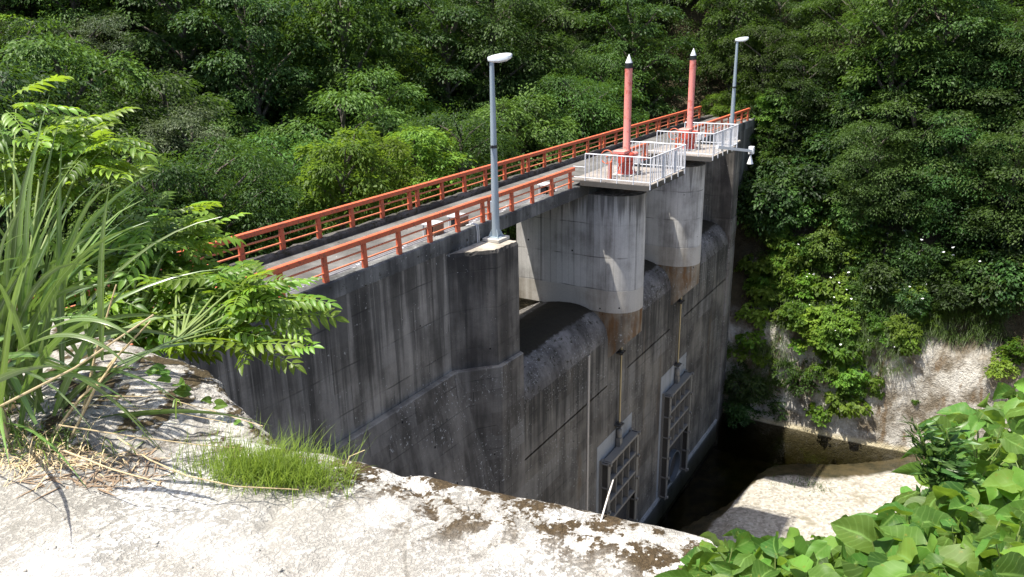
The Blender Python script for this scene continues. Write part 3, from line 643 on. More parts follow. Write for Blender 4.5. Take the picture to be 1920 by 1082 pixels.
for dx in (0, .09):
    MB().tube([(21.45+dx, 14.72, -6.25), (21.5+dx, 14.50, -6.18), (21.55+dx, 14.38, -6.22), (21.57+dx, 14.36, -6.45), (21.57+dx, 14.36, -6.82)], .020, 8).build('pipe', M['box_grey'], t, 60)
# ------------------------------------------------------------------ foliage builders
def norm(a): return a / np.maximum(np.linalg.norm(a, axis=-1, keepdims=True), 1e-9)
def leaves_mesh(name, P, D, N, L, W, mat, rs, fold=.18, tint=None):
    """diamond leaves: base P, direction D, normal N, lengths L, widths W"""
    D = norm(D); N = norm(N - D*(N*D).sum(-1, keepdims=True)); Sd = np.cross(D, N)
    L = L[:, None]; W = W[:, None]
    base = P; tip = P + D*L - N*L*.12; mid = P + D*L*.45
    a = mid + Sd*W*.5 + N*W*fold; b = mid - Sd*W*.5 + N*W*fold
    V = np.stack([base, a, tip, b], 1).reshape(-1, 3); n = len(P)
    F = np.arange(4*n).reshape(n, 4)
    t = rs.rand(n) if tint is None else np.clip(tint + .35*(rs.rand(n)-.5), 0, 1)
    return mesh_np(name, V, F, mat, False, [('tint', 'FACE', t)])
def sprays(C, A, U, m, rs, R, L, W, flat=.35, droop=.35, jit=.35):
    """m leaves in a drooping fan at each of the centres C along axis A with up vector U"""
    n = len(C); A = norm(A); B = norm(np.cross(U, A)); U2 = np.cross(A, B)
    R = np.broadcast_to(np.asarray(R, float), (n,))[:, None]
    u = rs.rand(n, m)*1.15 - .15; v = (rs.rand(n, m)*2-1)*(1.05-np.abs(u-.35)*.9)*.8; wv = rs.randn(n, m)*.10
    E = lambda q: q[:, None, :]
    P = E(C) + E(A)*(u*R)[..., None] + E(B)*(v*R)[..., None] + E(U2)*((wv - droop*(u.clip(0)**2 + .7*v**2))*R)[..., None]
    ang = np.sign(v)*(.35 + .6*rs.rand(n, m))
    D = E(A)*np.cos(ang)[..., None] + E(B)*np.sin(ang)[..., None] + E(U2)*(-.25-.6*droop*u + rs.randn(n, m)*.25)[..., None]
    N = E(U2)*1.0 + rs.randn(n, m, 3)*jit
    k = n*m
    Ls = L*(.65+.7*rs.rand(k)); Ws = W*(.7+.6*rs.rand(k))
    tint = np.repeat(rs.rand(n)*.8, m)
    return P.reshape(k, 3), D.reshape(k, 3), N.reshape(k, 3), Ls, Ws, tint
def crown_mesh(name, seed, mat, H=8., Rc=3.2, base=.28, nl=16, ns=34, m=30, L=.17, W=.085, lobe=.42, flat=.55, droop=.4, spray=.55, top=.25):
    rs = np.random.RandomState(seed); cs = []; lr = []
    for i in range(nl):
        t = (i+.5)/nl; h = base + (1-base)*(.12 + .82*t); prof = math.sin(math.pi*min(1, (.30+.70*(1-t))**.9))*.55 + .45*(1-t)
        rr = Rc*max(top, prof)*(.45+.5*rs.rand()); a = i*2.4 + rs.rand()*.9
        cs.append((rr*math.cos(a), rr*math.sin(a), h*H)); lr.append(Rc*lobe*(.75+.55*rs.rand())*(1-.35*t))
    cs = np.array(cs); lr = np.array(lr)
    d = norm(rs.randn(nl, ns, 3)); d[..., 2] = np.abs(d[..., 2])*.9 - .22; d = norm(d)
    C = cs[:, None] + d*lr[:, None, None]*np.array([1, 1, flat])*(.55+.5*rs.rand(nl, ns, 1)); C = C.reshape(-1, 3)
    out = d.reshape(-1, 3).copy(); out[:, 2] = out[:, 2]*.3; rad = C.copy(); rad[:, 2] = 0
    A = norm(norm(out) + .5*norm(rad) + .25*rs.randn(len(C), 3)*[1, 1, .4])
    A[:, 2] -= .12; U = np.array([0, 0, 1.]) + .25*rs.randn(len(C), 3) + .25*d.reshape(-1, 3)
    P, D, N, Ls, Ws, tint = sprays(C, A, norm(U), m, rs, spray*(.7+.6*rs.rand(len(C))), L, W, droop=droop)
    return leaves_mesh(name, P, D, N, Ls, Ws, mat, rs, tint=tint), cs, lr
def trunk_mesh(name, seed, H, cs, r0, lean=.3):
    rg = random.Random(seed); m = MB(); pts = []; n = 7; dx, dy = rg.uniform(-lean, lean), rg.uniform(-lean, lean)
    for i in range(n):
        t = i/(n-1); pts.append(Vector((dx*t*t*2+rg.uniform(-.05, .05), dy*t*t*2+rg.uniform(-.05, .05), -1.0+t*(H*.86+1.0))))
    m.tube(pts, [r0*(1-.86*(i/(n-1))**.8) for i in range(n)], 7)
    for c in cs:
        c = Vector(c); zb = max(.5, c.z - .35*(abs(c.x)+abs(c.y)) - .8); t = min(.95, (zb+1)/(H*.86+1)); i = int(t*(n-1)); b = pts[i].lerp(pts[min(i+1, n-1)], t*(n-1)-i)
        mid = b.lerp(c, .5) + Vector((rg.uniform(-.2, .2), rg.uniform(-.2, .2), .15)); m.tube([b, mid, c], [r0*.38, r0*.24, r0*.06], 5, False)
    return m.mesh(name, M['bark'], 60)
TREES = {}
def variant(key, mat, seed, H, **kw):
    cm, cs, lr = crown_mesh('crown', seed, M[mat], H, **kw); TREES[key] = (cm, trunk_mesh('trunk', seed, H, cs, .024*H+.04), H)
variant('dark1', 'leaf_dark', 11, 9.5, Rc=3.7, base=.15, nl=20, ns=28, m=36, lobe=.30, flat=.38, spray=.75)
variant('dark2', 'leaf_dark', 12, 10.5, Rc=3.8, base=.10, nl=22, ns=26, m=40, flat=.24, spray=.95, L=.18, W=.075)
variant('mid1', 'leaf_mid', 13, 9.5, Rc=3.3, base=.15, nl=18, ns=34, m=34, L=.17, flat=.45, droop=.7, spray=.6)
variant('mid2', 'leaf_mid', 14, 9.5, Rc=4.2, base=.12, nl=22, ns=26, m=40, flat=.22, spray=1.0, L=.18, W=.075)
variant('grey1', 'leaf_grey', 15, 8.5, Rc=3.2, nl=17, ns=32, m=36, L=.14, W=.06, lobe=.30, flat=.5, spray=.6)
variant('bright1', 'leaf_bright', 16, 7.5, Rc=3.3, nl=15, ns=24, m=30, L=.22, W=.085, droop=.55, spray=.8, lobe=.27, flat=.38)
variant('bright2', 'leaf_bright', 17, 6.5, Rc=3.0, nl=13, ns=24, m=28, L=.22, W=.10, droop=.5, spray=.75, lobe=.28, flat=.36)
variant('open1', 'leaf_mid', 18, 9.5, Rc=3.4, base=.2, nl=13, ns=22, m=36, lobe=.26, flat=.28, spray=.95, L=.2, W=.085)
variant('large1', 'leaf_bright', 19, 7.5, Rc=3.1, base=.15, nl=14, ns=24, m=20, L=.30, W=.16, spray=.75, droop=.5, lobe=.28, flat=.4)
variant('shrub1', 'leaf_mid', 21, 1.9, Rc=1.15, base=.1, nl=10, ns=16, m=18, L=.13, W=.07, spray=.30)
variant('shrub2', 'leaf_bright', 22, 1.5, Rc=1.05, base=.1, nl=9, ns=15, m=18, L=.14, W=.08, spray=.28)
variant('shrub3', 'leaf_dark', 23, 1.8, Rc=1.15, base=.1, nl=10, ns=16, m=18, L=.13, W=.07, spray=.32)
variant('broad1', 'leaf_bright', 24, 1.0, Rc=.85, base=.05, nl=7, ns=10, m=10, L=.20, W=.16, spray=.26, droop=.9)
def plant(name, key, loc, scale, rz, label, cat, group, tilt=(0, 0), sz=1.0):
    cm, tm, H = TREES[key]; t = empty(name, loc); t.scale = (scale, scale, scale*sz); t.rotation_euler = (tilt[0], tilt[1], rz)
    for nm, me in (('crown', cm), ('trunk', tm)):
        o = bpy.data.objects.new(nm, me); COL.objects.link(o); o.parent = t
    return tag(t, label, cat, group)
rg = random.Random(5)
LOOK = {'dark1': 'dark green broadleaf tree', 'dark2': 'dark layered broadleaf tree', 'mid1': 'mid green broadleaf tree', 'mid2': 'spreading mid green layered tree', 'grey1': 'dull grey-green fine-leaved tree', 'open1': 'open-crowned tree with visible limbs', 'large1': 'large-leaved light green tree', 'bright1': 'bright green tree with drooping sprays', 'bright2': 'low bright green tree'}
def where(px, py):
    row = 'topmost' if py < 60 else 'high up' if py < 150 else 'halfway up' if py < 260 else 'low down'
    for lim, c in ((120, 'at the left picture edge'), (250, 'behind the reed clump'), (400, 'right of the reed clump'), (560, 'beyond the near walkway end'), (720, 'well left of the near lamp'), (880, 'just left of the near lamp'), (1010, 'just right of the near lamp'),
                   (1150, 'left of the first pink column'), (1260, 'between the pink columns'), (1400, 'behind the far lamp'), (1540, 'just right of the dam end'), (1720, 'over the right bank'), (9e9, 'at the right picture edge')):
        if px < lim: return row + ' ' + c
placed = []
def far_tree(x, y, key=None, s=None, gz=None, sink=.3):
    z = float(hill(np.array(x), np.array(y))) if gz is None else gz
    H0 = TREES[key][2]; p = proj((x, y, z + H0*s*.6))
    placed.append((x, y, z))
    plant('broadleaf_tree', key, (x, y, z-sink), s, rg.uniform(0, 6.28), LOOK[key] + ' ' + where(*p), 'tree', 'trees of the far forest', (rg.uniform(-.08, .08), rg.uniform(-.08, .08)), rg.uniform(.9, 1.1))
def inframe(x, y, z, mx=260, my=500): 
    p = proj((x, y, z)); return -mx < p[0] < 1920+mx and -380 < p[1] < 1082+my
cand = []
_cx = np.array([rg.uniform(5, 105) for i in range(9000)]); _cy = np.array([rg.uniform(-12, 80) for i in range(9000)]); _cz = hill(_cx, _cy)
for x, y, z in zip(_cx.tolist(), _cy.tolist(), _cz.tolist()):
    if y < 15.5 and (x < 56 or (x < 58.5 and proj((x, y, z+3))[0] < 1640)): continue
    if y >= 15.5 and ((x-57)*.4+(y-18)*.917 < -3 or (y < 22.5 and x < 61)): continue
    if z > 19 or not inframe(x, y, z+4): continue
    r = math.hypot(x, y)
    if any((x-a)**2+(y-b)**2 < (3.0 if r < 65 else 4.0)**2 for a, b, c in cand): continue
    cand.append((x, y, z))
for x, y, z in cand:
    p = proj((x, y, z+5)); u = rg.random()
    if p[0] > 1380: key = rg.choices(['dark1', 'dark2', 'mid1', 'mid2', 'bright1', 'open1', 'large1'], [3, 3, 2, 2, .5, 2, .6])[0]
    elif p[0] > 900: key = rg.choices(['dark1', 'dark2', 'mid1', 'mid2', 'bright1', 'open1', 'large1'], [2.5, 2, 2, 3, .8, 2.5, .8])[0]
    elif p[0] > 520: key = rg.choices(['mid1', 'mid2', 'bright1', 'bright2', 'dark1', 'open1', 'large1'], [2, 2, 2, 1.5, 2.5, 2, 1.5])[0]
    else: key = rg.choices(['dark1', 'mid1', 'grey1', 'mid2', 'dark2', 'open1', 'large1'], [3.5, 1.5, 2.5, 1.2, 2.5, 2, .5])[0]
    s = rg.choice([rg.uniform(.6, .9), rg.uniform(.8, 1.1), rg.uniform(1.05, 1.4)])*(.62 if y < 15 and x < 57 else 1)
    far_tree(x, y, key, s)
print('forest trees', len(cand))
for (px, py, d, s) in [(1640, 330, 56, .8), (1720, 300, 57, 1.0), (1800, 340, 57, .9), (1890, 330, 56, 1.0), (1560, 250, 60, .9), (1680, 200, 60, 1.1), (1800, 210, 60, 1.1), (1900, 200, 60, 1.1)]:
    p = at(px, py, d); far_tree(p.x, p.y, 'dark2', s, p.z - 10.5*s*.5, 0)
for (px, py, d, key) in [(1265, 95, 74, 'dark1'), (1295, 60, 80, 'mid2'), (1240, 120, 70, 'dark2'), (1325, 115, 72, 'mid1'), (1275, 20, 84, 'dark1'), (1290, 150, 68, 'dark2')]:
    p = at(px, py, d); far_tree(p.x, p.y, key, 1.05, p.z - 6.0, 0)
# the lower trees just behind the upstream railing
for (px, py, d, key, s) in [(690, 325, 33, 'bright1', .8), (630, 350, 31, 'bright2', .75), (790, 305, 37, 'bright2', .85), (470, 400, 32, 'mid1', .75), (400, 420, 30, 'mid2', .7), (540, 370, 36, 'mid1', .85), (860, 290, 40, 'mid2', .8), (300, 430, 29, 'mid1', .7), (960, 265, 46, 'mid1', .8), (1060, 232, 52, 'mid2', .8), (340, 330, 38, 'grey1', .9), (200, 400, 33, 'mid1', .8), (740, 250, 46, 'open1', 1.0)]:
    p = at(px, py, d); H0 = TREES[key][2]*s
    far_tree(p.x, p.y, key, s, p.z - H0*.62, 0)
# bright shrubs by the far end of the walkway
for i, (px, py, d, s) in enumerate([(1400, 205, 61, .55), (1440, 215, 60, .55), (1345, 205, 62, .5), (1485, 225, 60, .5), (1420, 180, 64, .6)]):
    p = at(px, py, d); plant('bank_shrub', 'bright2', (p.x, p.y, p.z - 6*s*.62), s, rg.uniform(0, 6), 'bright yellow-green shrub crowding the far end of the walkway', 'shrub', 'shrubs at the far end of the walkway')
# shrubs and broad-leaved plants on the right-hand slope, each placed on the slope surface
def on_slope(px, py):
    d = ray(px, py); T = np.arange(46, 90, .12); Q = d[None]*T[:, None]
    hit = np.nonzero((Q[:, 0] > 49) & (Q[:, 2] < hill(Q[:, 0], Q[:, 1]) + .05))[0]
    return Vector(Q[hit[0]]) if len(hit) else None
SLOPE = [(1440, 330, 'shrub1', 1.5), (1480, 350, 'shrub2', 1.4), (1420, 290, 'shrub1', 1.5), (1520, 400, 'shrub1', 1.5), (1550, 370, 'shrub1', 1.7), (1590, 420, 'shrub1', 1.4), (1490, 480, 'shrub1', 1.3), (1560, 470, 'shrub1', 1.5),
    (1500, 540, 'shrub2', 1.2), (1530, 580, 'broad1', 1.5), (1560, 520, 'broad1', 1.6), (1480, 590, 'shrub2', 1.1), (1520, 640, 'shrub2', 1.2), (1500, 720, 'shrub1', 1.5), (1560, 700, 'shrub2', 1.1), (1590, 740, 'broad1', 1.4), (1540, 760, 'broad1', 1.2), (1600, 680, 'broad1', 1.3), (1630, 700, 'broad1', 1.0), (1570, 640, 'broad1', 1.3),
    (1420, 480, 'broad1', 1.5), (1430, 530, 'broad1', 1.5), (1410, 570, 'broad1', 1.4), (1420, 620, 'broad1', 1.3), (1400, 650, 'broad1', 1.3), (1440, 440, 'shrub1', 1.3), (1420, 380, 'shrub1', 1.5), (1400, 720, 'shrub3', 1.3), (1430, 740, 'shrub3', 1.4), (1390, 770, 'shrub3', 1.1), (1450, 770, 'shrub3', 1.0),
    (1620, 560, 'shrub3', 1.2), (1660, 520, 'shrub3', 1.4), (1700, 480, 'shrub3', 1.5), (1740, 520, 'shrub3', 1.3), (1790, 500, 'shrub3', 1.4), (1840, 520, 'shrub3', 1.4), (1890, 510, 'shrub3', 1.4), (1640, 470, 'shrub3', 1.4), (1600, 500, 'shrub3', 1.2), (1700, 560, 'shrub3', 1.1), (1760, 560, 'shrub3', 1.1), (1830, 570, 'shrub3', 1.1), (1900, 570, 'shrub3', 1.2),
    (1640, 600, 'shrub2', .9), (1690, 610, 'shrub2', .8), (1740, 600, 'shrub2', .8), (1880, 690, 'shrub2', 1.0), (1900, 660, 'shrub2', 1.1), (1650, 730, 'broad1', .5), (1720, 745, 'broad1', .35), (1590, 620, 'broad1', 1.1)]
SLOPE += [(random.Random(i).uniform(1430, 1720), random.Random(i+99).uniform(420, 640), random.Random(i).choice(['shrub2', 'broad1', 'broad1', 'shrub2']), random.Random(i+7).uniform(.7, 1.2)) for i in range(64)] + [(random.Random(i+500).uniform(1440, 1620), random.Random(i+600).uniform(440, 720), random.Random(i+3).choice(['shrub2', 'broad1']), random.Random(i+70).uniform(.7, 1.1)) for i in range(34)]
DESC = {'shrub1': 'mid green shrub', 'shrub2': 'bright green shrub', 'shrub3': 'dark shaded shrub', 'broad1': 'broad-leaved creeper'}
def swhere(px, py):
    if px < 1470: return 'hugging the end of the dam wall'
    if py > 640: return 'just above the pool' if px < 1640 else 'on the bare pale rock'
    if py > 500: return ('on the lit middle slope nearer the dam' if px < 1530 else 'on the lit middle slope') if px < 1600 else 'above the pale rock'
    return 'at the top of the right slope'
for px, py, key, s in SLOPE:
    p = on_slope(px+rg.uniform(-8, 8), py + 18*s)
    if p is None: continue
    t = plant('slope_shrub', key, (p.x+.1, p.y, p.z-.15), s*rg.uniform(.85, 1.1), rg.uniform(0, 6), DESC[key] + ' ' + swhere(px, py), 'shrub', 'shrubs on the right slope', (0, -.35))
    if key in ('broad1', 'shrub3') and 1480 < px and py < 660:
        m = MB(); rq = random.Random(px)
        for i in range(rq.randint(2, 5)):
            a, b_ = rq.uniform(0, 6.28), rq.uniform(.3, 1.0); c = Vector((math.cos(a)*b_, math.sin(a)*b_, TREES[key][2]*rq.uniform(.75, 1.05)))
            n_ = 6; r_ = rq.uniform(.05, .085); vs = [c+Vector((0, 0, .02))]+[c+Vector((r_*math.cos(2*math.pi*j/n_)*rq.uniform(.7, 1.1), r_*math.sin(2*math.pi*j/n_)*rq.uniform(.7, 1.1), rq.uniform(-.03, .03))) for j in range(n_)]
            m.add(vs, [(0, j+1, (j+1) % n_+1) for j in range(n_)])
        o = bpy.data.objects.new('flowers', m.mesh('flowers', M['flower'])); COL.objects.link(o); o.parent = t; o['kind'] = 'stuff'; t['label'] = DESC[key] + ' with white flowers ' + swhere(px, py)
for i in range(150):
    x, y = rg.uniform(52.2, 61), rg.uniform(-9, 15); z = float(hill(x, y)); p = proj((x, y, z+1))
    if not (1385 < p[0] < 1990 and p[1] > 120) or (p[1] > 400 and p[0] < 1680) or p[1] > 560: continue
    key = rg.choices(['shrub3', 'shrub1'], [3, 1])[0]
    plant('undergrowth_shrub', key, (x, y, z-.2), rg.uniform(1.1, 2.0), rg.uniform(0, 6), ('dark' if key == 'shrub3' else 'mid green') + ' undergrowth shrub under the trees, ' + ('upper slope' if p[1] < 260 else 'mid slope' if p[1] < 400 else 'lower slope') + (' beside the dam end' if p[0] < 1550 else '' if p[0] < 1750 else ' at right edge'), 'shrub', 'undergrowth on the right slope', (0, -.3))
# grass hanging on the slope (uncountable)
def blades_np(P, D, L, W, rs, droop, seg=4):
    n = len(P); D = norm(D); Sd = norm(np.cross(D, np.array([0, 0, 1.]) + .01*rs.randn(n, 3)))
    V = []; 
    for i in range(seg+1):
        t = i/seg; c = P + D*(L*t)[:, None] - np.array([0, 0, 1.])*(droop*L*t*t)[:, None]
        w_ = (W*(1-t)**.7*(.6+.4*min(1, t*4)))[:, None]; V += [c - Sd*w_*.5, c + Sd*w_*.5]
    V = np.stack(V, 1); idx = np.arange(n)[:, None]*(2*seg+2)
    F = np.concatenate([idx + np.array([[2*i, 2*i+1, 2*i+3, 2*i+2]]) for i in range(seg)], 0)
    return V.reshape(-1, 3), F
rs = np.random.RandomState(3); Ps = []; Ds = []; Ls = []
for i in range(520):
    if i < 260: px, py = rs.uniform(1560, 1880), rs.uniform(545, 640)
    elif i < 320: px, py = rs.uniform(1350, 1450), rs.uniform(640, 730)
    else: px, py = rs.uniform(1430, 1720), rs.uniform(430, 700)
    p = on_slope(px, py)
    if p is None: continue
    n = 26; Ps.append(np.array(p)+rs.randn(n, 3)*[.15, .25, .15]); d = rs.randn(n, 3)*[.35, .45, .2] + [-.75, 0, .75]; Ds.append(d); Ls.append(rs.uniform(.5, 1.25, n))
P = np.concatenate(Ps); D = np.concatenate(Ds); L = np.concatenate(Ls)
V, F = blades_np(P, D, L, np.full(len(P), .035), rs, np.full(len(P), .75))
tag(link('slope_grass', mesh_np('slope_grass', V, F, M['slope_grass'], True, [('tint', 'FACE', np.tile(rs.rand(len(P)), 4))])), 'long grass hanging over the top edge of the pale rock', 'grass', None, 'stuff')
# small weeds on the gravel bar
p = Vector(ray(1515, 912)*1.0); p = p*(WATER+.15)/p.z
n = 160; P = np.array(p)+rs.randn(n, 3)*[.45, .75, .0]; D = rs.randn(n, 3)*[.4, .4, .2]+[0, 0, 1]
V, F = blades_np(P, D, rs.uniform(.15, .5, n), np.full(n, .04), rs, np.full(n, .3), 3)
tag(link('gravel_weeds', mesh_np('gravel_weeds', V, F, M['slope_grass'], True, [('tint', 'FACE', np.tile(rs.rand(n), 3))])), 'sparse green weeds growing on the pale gravel bar', 'weeds', None, 'stuff')
# ------------------------------------------------------------------ foreground: rock, grasses, leaves
CR, CU, CFW = Vector(RW @ [1, 0, 0]), Vector((0, 0, 1)), Vector(RW @ [0, 0, 1]); CFW.z = 0; CFW.normalize()
def ground_at(px, py, lo=1.2, hi=9):
    d = ray(px, py); T = np.arange(lo, hi, .012); Q = d[None]*T[:, None]
    hit = np.nonzero(Q[:, 2] < near_bank(Q[:, 0], Q[:, 1]))[0]
    return Vector(Q[hit[0]]) if len(hit) else Vector(d*3.)
# mossy rock ridge behind the slab
k = NT('mossy_rock'); X_, Y_, Z_ = k.xyz()
c = k.mix(k.ramp(k.noise(7, None, 5, .7), .38, .62), (.19, .178, .155), (.42, .40, .36))
c = k.mix(k.math('MULTIPLY', k.ramp(k.noise(38, None, 4, .75), .46, .60), .7), c, (.12, .11, .095))
mo = k.ramp(k.noise(4.6, k.scale(k.pos, (1, 1, 1.6)), 5, .74), .50, .57)
c = k.mix(mo, c, k.mix(k.noise(50), (.022, .015, .009), (.085, .065, .03)))
k.bump(k.math('ADD', k.noise(28, None, 3, .8), k.math('MULTIPLY', mo, .6)), 1., .015); M['mossrock'] = k.done(c, .93, .2)
spine = [(-60, 610, 6.2, .10), (20, 640, 5.5, .19), (130, 690, 4.85, .205), (250, 734, 4.4, .20), (350, 780, 4.05, .17), (440, 824, 3.8, .10), (492, 850, 3.65, .055), (560, 880, 3.45, .005)]
sp = []; 
for a, b in zip(spine[:-1], spine[1:]):
    for j in range(9):
        t = j/9; sp.append((at(*a[:3]).lerp(at(*b[:3]), t), a[3]*(1-t)+b[3]*t))
sp.append((at(*spine[-1][:3]), spine[-1][3])); seg = 44; vs = []
for i, (p, r) in enumerate(sp):
    t = (sp[min(i+1, len(sp)-1)][0]-sp[max(i-1, 0)][0]).normalized(); sd = t.cross(CU).normalized(); up = sd.cross(t)
    for j in range(seg):
        a = 2*math.pi*j/seg; n1 = float(fbm(i*.16+3, 3*math.cos(a)+7*0+j*.04, 4)); n2 = float(fbm(i*.7, j*.5, 3))
        rr = r*(1+.22*n1+.16*n2); vs.append(p + sd*math.cos(a)*rr*(1.3 if math.cos(a)*(sd.dot(CFW)) > 0 else 3.0) + up*math.sin(a)*rr*(.95 if math.sin(a) > 0 else 1.6))
fs = [(i*seg+j, i*seg+(j+1) % seg, (i+1)*seg+(j+1) % seg, (i+1)*seg+j) for i in range(len(sp)-1) for j in range(seg)]
o = MB().add(vs, fs).build('mossy_rock', M['mossrock'], None, 70); tag(o, 'long grey rock patched with dark moss, behind the horsetail tuft', 'rock')
# --- reed clump with long arching blades (each blade a part)
def blade_obj(name, base, d, side, L, W, droop, mat, parent, rg, tw=.0, seg=10, kink=None):
    d = d.normalized(); side = (side - d*side.dot(d)).normalized(); V = []; mid = []
    p = base.copy(); dirv = d.copy(); st = L/seg
    for i in range(seg+1):
        t = i/seg; w_ = W*(.45+.55*min(1, t*5))*(1-max(0, (t-.35)/.65)**1.6); w_ = max(w_, .0012)
        sv = (side - dirv*side.dot(dirv)).normalized(); sv = (Matrix.Rotation(tw*t, 3, dirv) @ sv); nv = sv.cross(dirv)
        V += [p - sv*w_*.5 + nv*w_*.12, p, p + sv*w_*.5 + nv*w_*.12]; mid += [0, 1, 0]
        dirv = (dirv + Vector((0, 0, -droop*st*(.4+1.8*t)))).normalized(); p = p + dirv*st
    F = []
    for i in range(seg):
        for a in (0, 1): F.append((i*3+a, i*3+a+1, i*3+a+4, i*3+a+3))
    me = mesh_np(name, [tuple(v) for v in V], F, mat, True, [('tint', 'FACE', np.full(len(F), rg.random())), ('mid', 'POINT', mid)])
    return link(name, me, parent)
rg = random.Random(21)
rb = ground_at(40, 815); t = empty('reed_clump', rb); tag(t, 'tall reed clump with long arching green blades at the left edge', 'reeds')
for i in range(140):
    a = rg.uniform(-1.0, 1.0); th = abs(rg.gauss(.0, .48)) + .10
    base = rb + CR*rg.gauss(-.12, .16) + CFW*rg.gauss(.05, .14); base.z = float(near_bank(base.x, base.y)) + rg.uniform(0, .35)
    lat = (CR*(.35+rg.random()) if rg.random() < .78 else -CR*rg.random()) + CFW*rg.uniform(-.8, .5)
    d = CU*math.cos(th) + lat.normalized()*math.sin(th)
    blade_obj('blade', base, d, CR + CFW*rg.uniform(-.9, .9), rg.uniform(.6, 1.18), rg.uniform(.020, .036), rg.uniform(.3, 1.3), M['blade'], t, rg, rg.uniform(-.8, .8))
for (pts, L) in (((130, 690), .62), ((90, 720), .7)):   # low blades bending over the rock
    b = at(pts[0]-60, pts[1]-60, 3.3); blade_obj('blade', b, CU*.55+CR*.8-CFW*.2, CFW, L*.75, .028, 2.6, M['blade'], t, rg, .3, 14)
for i in range(9):
    b = rb + CR*rg.uniform(-.3, .25) + CFW*rg.uniform(-.1, .2); e = b + CR*rg.uniform(-.1, .5) + CU*rg.uniform(.3, .75)
    MB().tube([b, b.lerp(e, .5)+Vector((0, 0, .03)), e], [.007, .006, .003], 6).build('dry_stalk', M['straw'], t, 60)
# --- dry grass and litter (uncountable)
rs = np.random.RandomState(8); n = 900
Pp = []
for i in range(n):
    q = ground_at(float(np.clip(rs.normal(60, 85), -60, 300)), rs.uniform(770, 890)); Pp.append(tuple(q))
P = np.array(Pp); D = rs.randn(n, 3)*[.7, .7, .25] + [0, 0, .45]
V, F = blades_np(P, D, rs.uniform(.08, .34, n), np.full(n, .005), rs, rs.uniform(.4, 1.4, n), 4)
tag(link('dry_grass', mesh_np('dry_grass', V, F, M['straw'], True)), 'tangle of dry straw-coloured grass at the foot of the reeds', 'grass', None, 'stuff')
n = 300; P = np.array([tuple(ground_at(rs.uniform(60, 300), rs.uniform(840, 920))) for i in range(n)]) + [0, 0, .006]; D = rs.randn(n, 3)*[1, 1, .12]
V, F = blades_np(P, D, rs.uniform(.03, .14, n), rs.uniform(.003, .016, n), rs, rs.uniform(-.05, .3, n), 3)
tag(link('leaf_litter', mesh_np('leaf_litter', V, F, M['litter'], True)), 'brown dead leaves and twigs lying on the pale slab', 'litter', None, 'stuff')
n = 420; P = np.array([tuple(ground_at(float(rs.normal(70, 90)), rs.uniform(740, 860))) for i in range(n)]); D = rs.randn(n, 3)*[.5, .5, .2] + [0, 0, .8]
V, F = blades_np(P, D, rs.uniform(.10, .36, n), np.full(n, .007), rs, rs.uniform(.3, 1.2, n), 4)
tag(link('low_grass', mesh_np('low_grass', V, F, M['slope_grass'], True, [('tint', 'FACE', np.tile(rs.rand(n), 4))])), 'low green grass at the base of the reed clump', 'grass', None, 'stuff')
# --- grit and small stones on the slab (uncountable)
vs = []; fs = []
for i in range(420):
    q = ground_at(rs.uniform(0, 1330), rs.uniform(880, 1075)); r = abs(rs.normal(0, .0045)) + .0022
    if i % 40 == 0: r *= 2.2
    if q.x > float(edge_x(q.y)) - .06 or q.z < -1.85 or q.z > -1.5: continue
    b = len(vs); pr_ = [(0, 0, 1), (1, 0, 0), (0, 1, 0), (-1, 0, 0), (0, -1, 0), (0, 0, -1)]
    for p_ in pr_: vs.append((q.x+p_[0]*r*rs.uniform(.7, 1.4), q.y+p_[1]*r*rs.uniform(.7, 1.4), q.z+p_[2]*r*rs.uniform(.5, .9)))
    for f_ in ((0,1,2),(0,2,3),(0,3,4),(0,4,1),(5,2,1),(5,3,2),(5,4,3),(5,1,4)): fs.append(tuple(b+j for j in f_))
tag(link('slab_grit', mesh_np('slab_grit', vs, fs, M['grit'], False)), 'loose grit and small stones scattered on the pale slab', 'grit', None, 'stuff')
# --- horsetail tuft
Pp = []; n = 2400
for i in range(n):
    u = float(np.clip(rs.normal(.56, .24), -.08, 1.1)); px = 350+275*u; py = 895 + rs.normal(0, 15) + 24*(u-.5)
    Pp.append(tuple(ground_at(px, py)))
P = np.array(Pp); D = rs.randn(n, 3)*[.33, .33, .1] + np.array([0, 0, 1.]) + np.array(CR)*.22
V, F = blades_np(P, D, rs.uniform(.10, .31, n)*rs.uniform(.6, 1, n), np.full(n, .0034), rs, rs.uniform(0, .7, n), 5)
tag(link('horsetail_tuft', mesh_np('horsetail_tuft', V, F, M['horsetail'], True, [('tint', 'FACE', np.tile(rs.rand(n), 5))])), 'bright green tuft of fine horsetail stems growing on the slab', 'horsetail', None, 'stuff')
# --- straw stalks and the bleached stick
STALKS = [([(0, 762, 2.9), (140, 690, 2.8), (288, 590, 2.75)], .009, 'thick pale straw stalk slanting up in front of the reeds'),
    ([(165, 742, 3.3), (300, 744, 3.2), (400, 771, 3.1), (493, 799, 3.0)], .004, 'topmost thin straw stalk lying across the mossy rock'),
    ([(130, 756, 3.2), (300, 768, 3.1), (425, 792, 3.0)], .004, 'middle thin straw stalk lying across the mossy rock'),
    ([(110, 797, 2.95), (225, 815, 2.9), (370, 834, 2.85), (466, 842, 2.85)], .005, 'straw stalk passing behind the horsetail tuft'),
    ([(220, 820, 2.75), (280, 862, 2.65), (350, 892, 2.58), (440, 912, 2.55), (560, 918, 2.55)], .005, 'long straw stalk curving along the front of the horsetail tuft'),
    ([(560, 856, 2.7), (644, 871, 2.65)], .003, 'short straw stalk poking out right of the horsetail tuft'),
    ([(645, 884, 2.62), (655, 856, 2.6), (684, 844, 2.6)], .003, 'bent straw stem at the slab edge right of the horsetail'),
    ([(120, 845, 2.8), (210, 880, 2.65), (300, 905, 2.6)], .005, 'dry stalk lying in the leaf litter')]
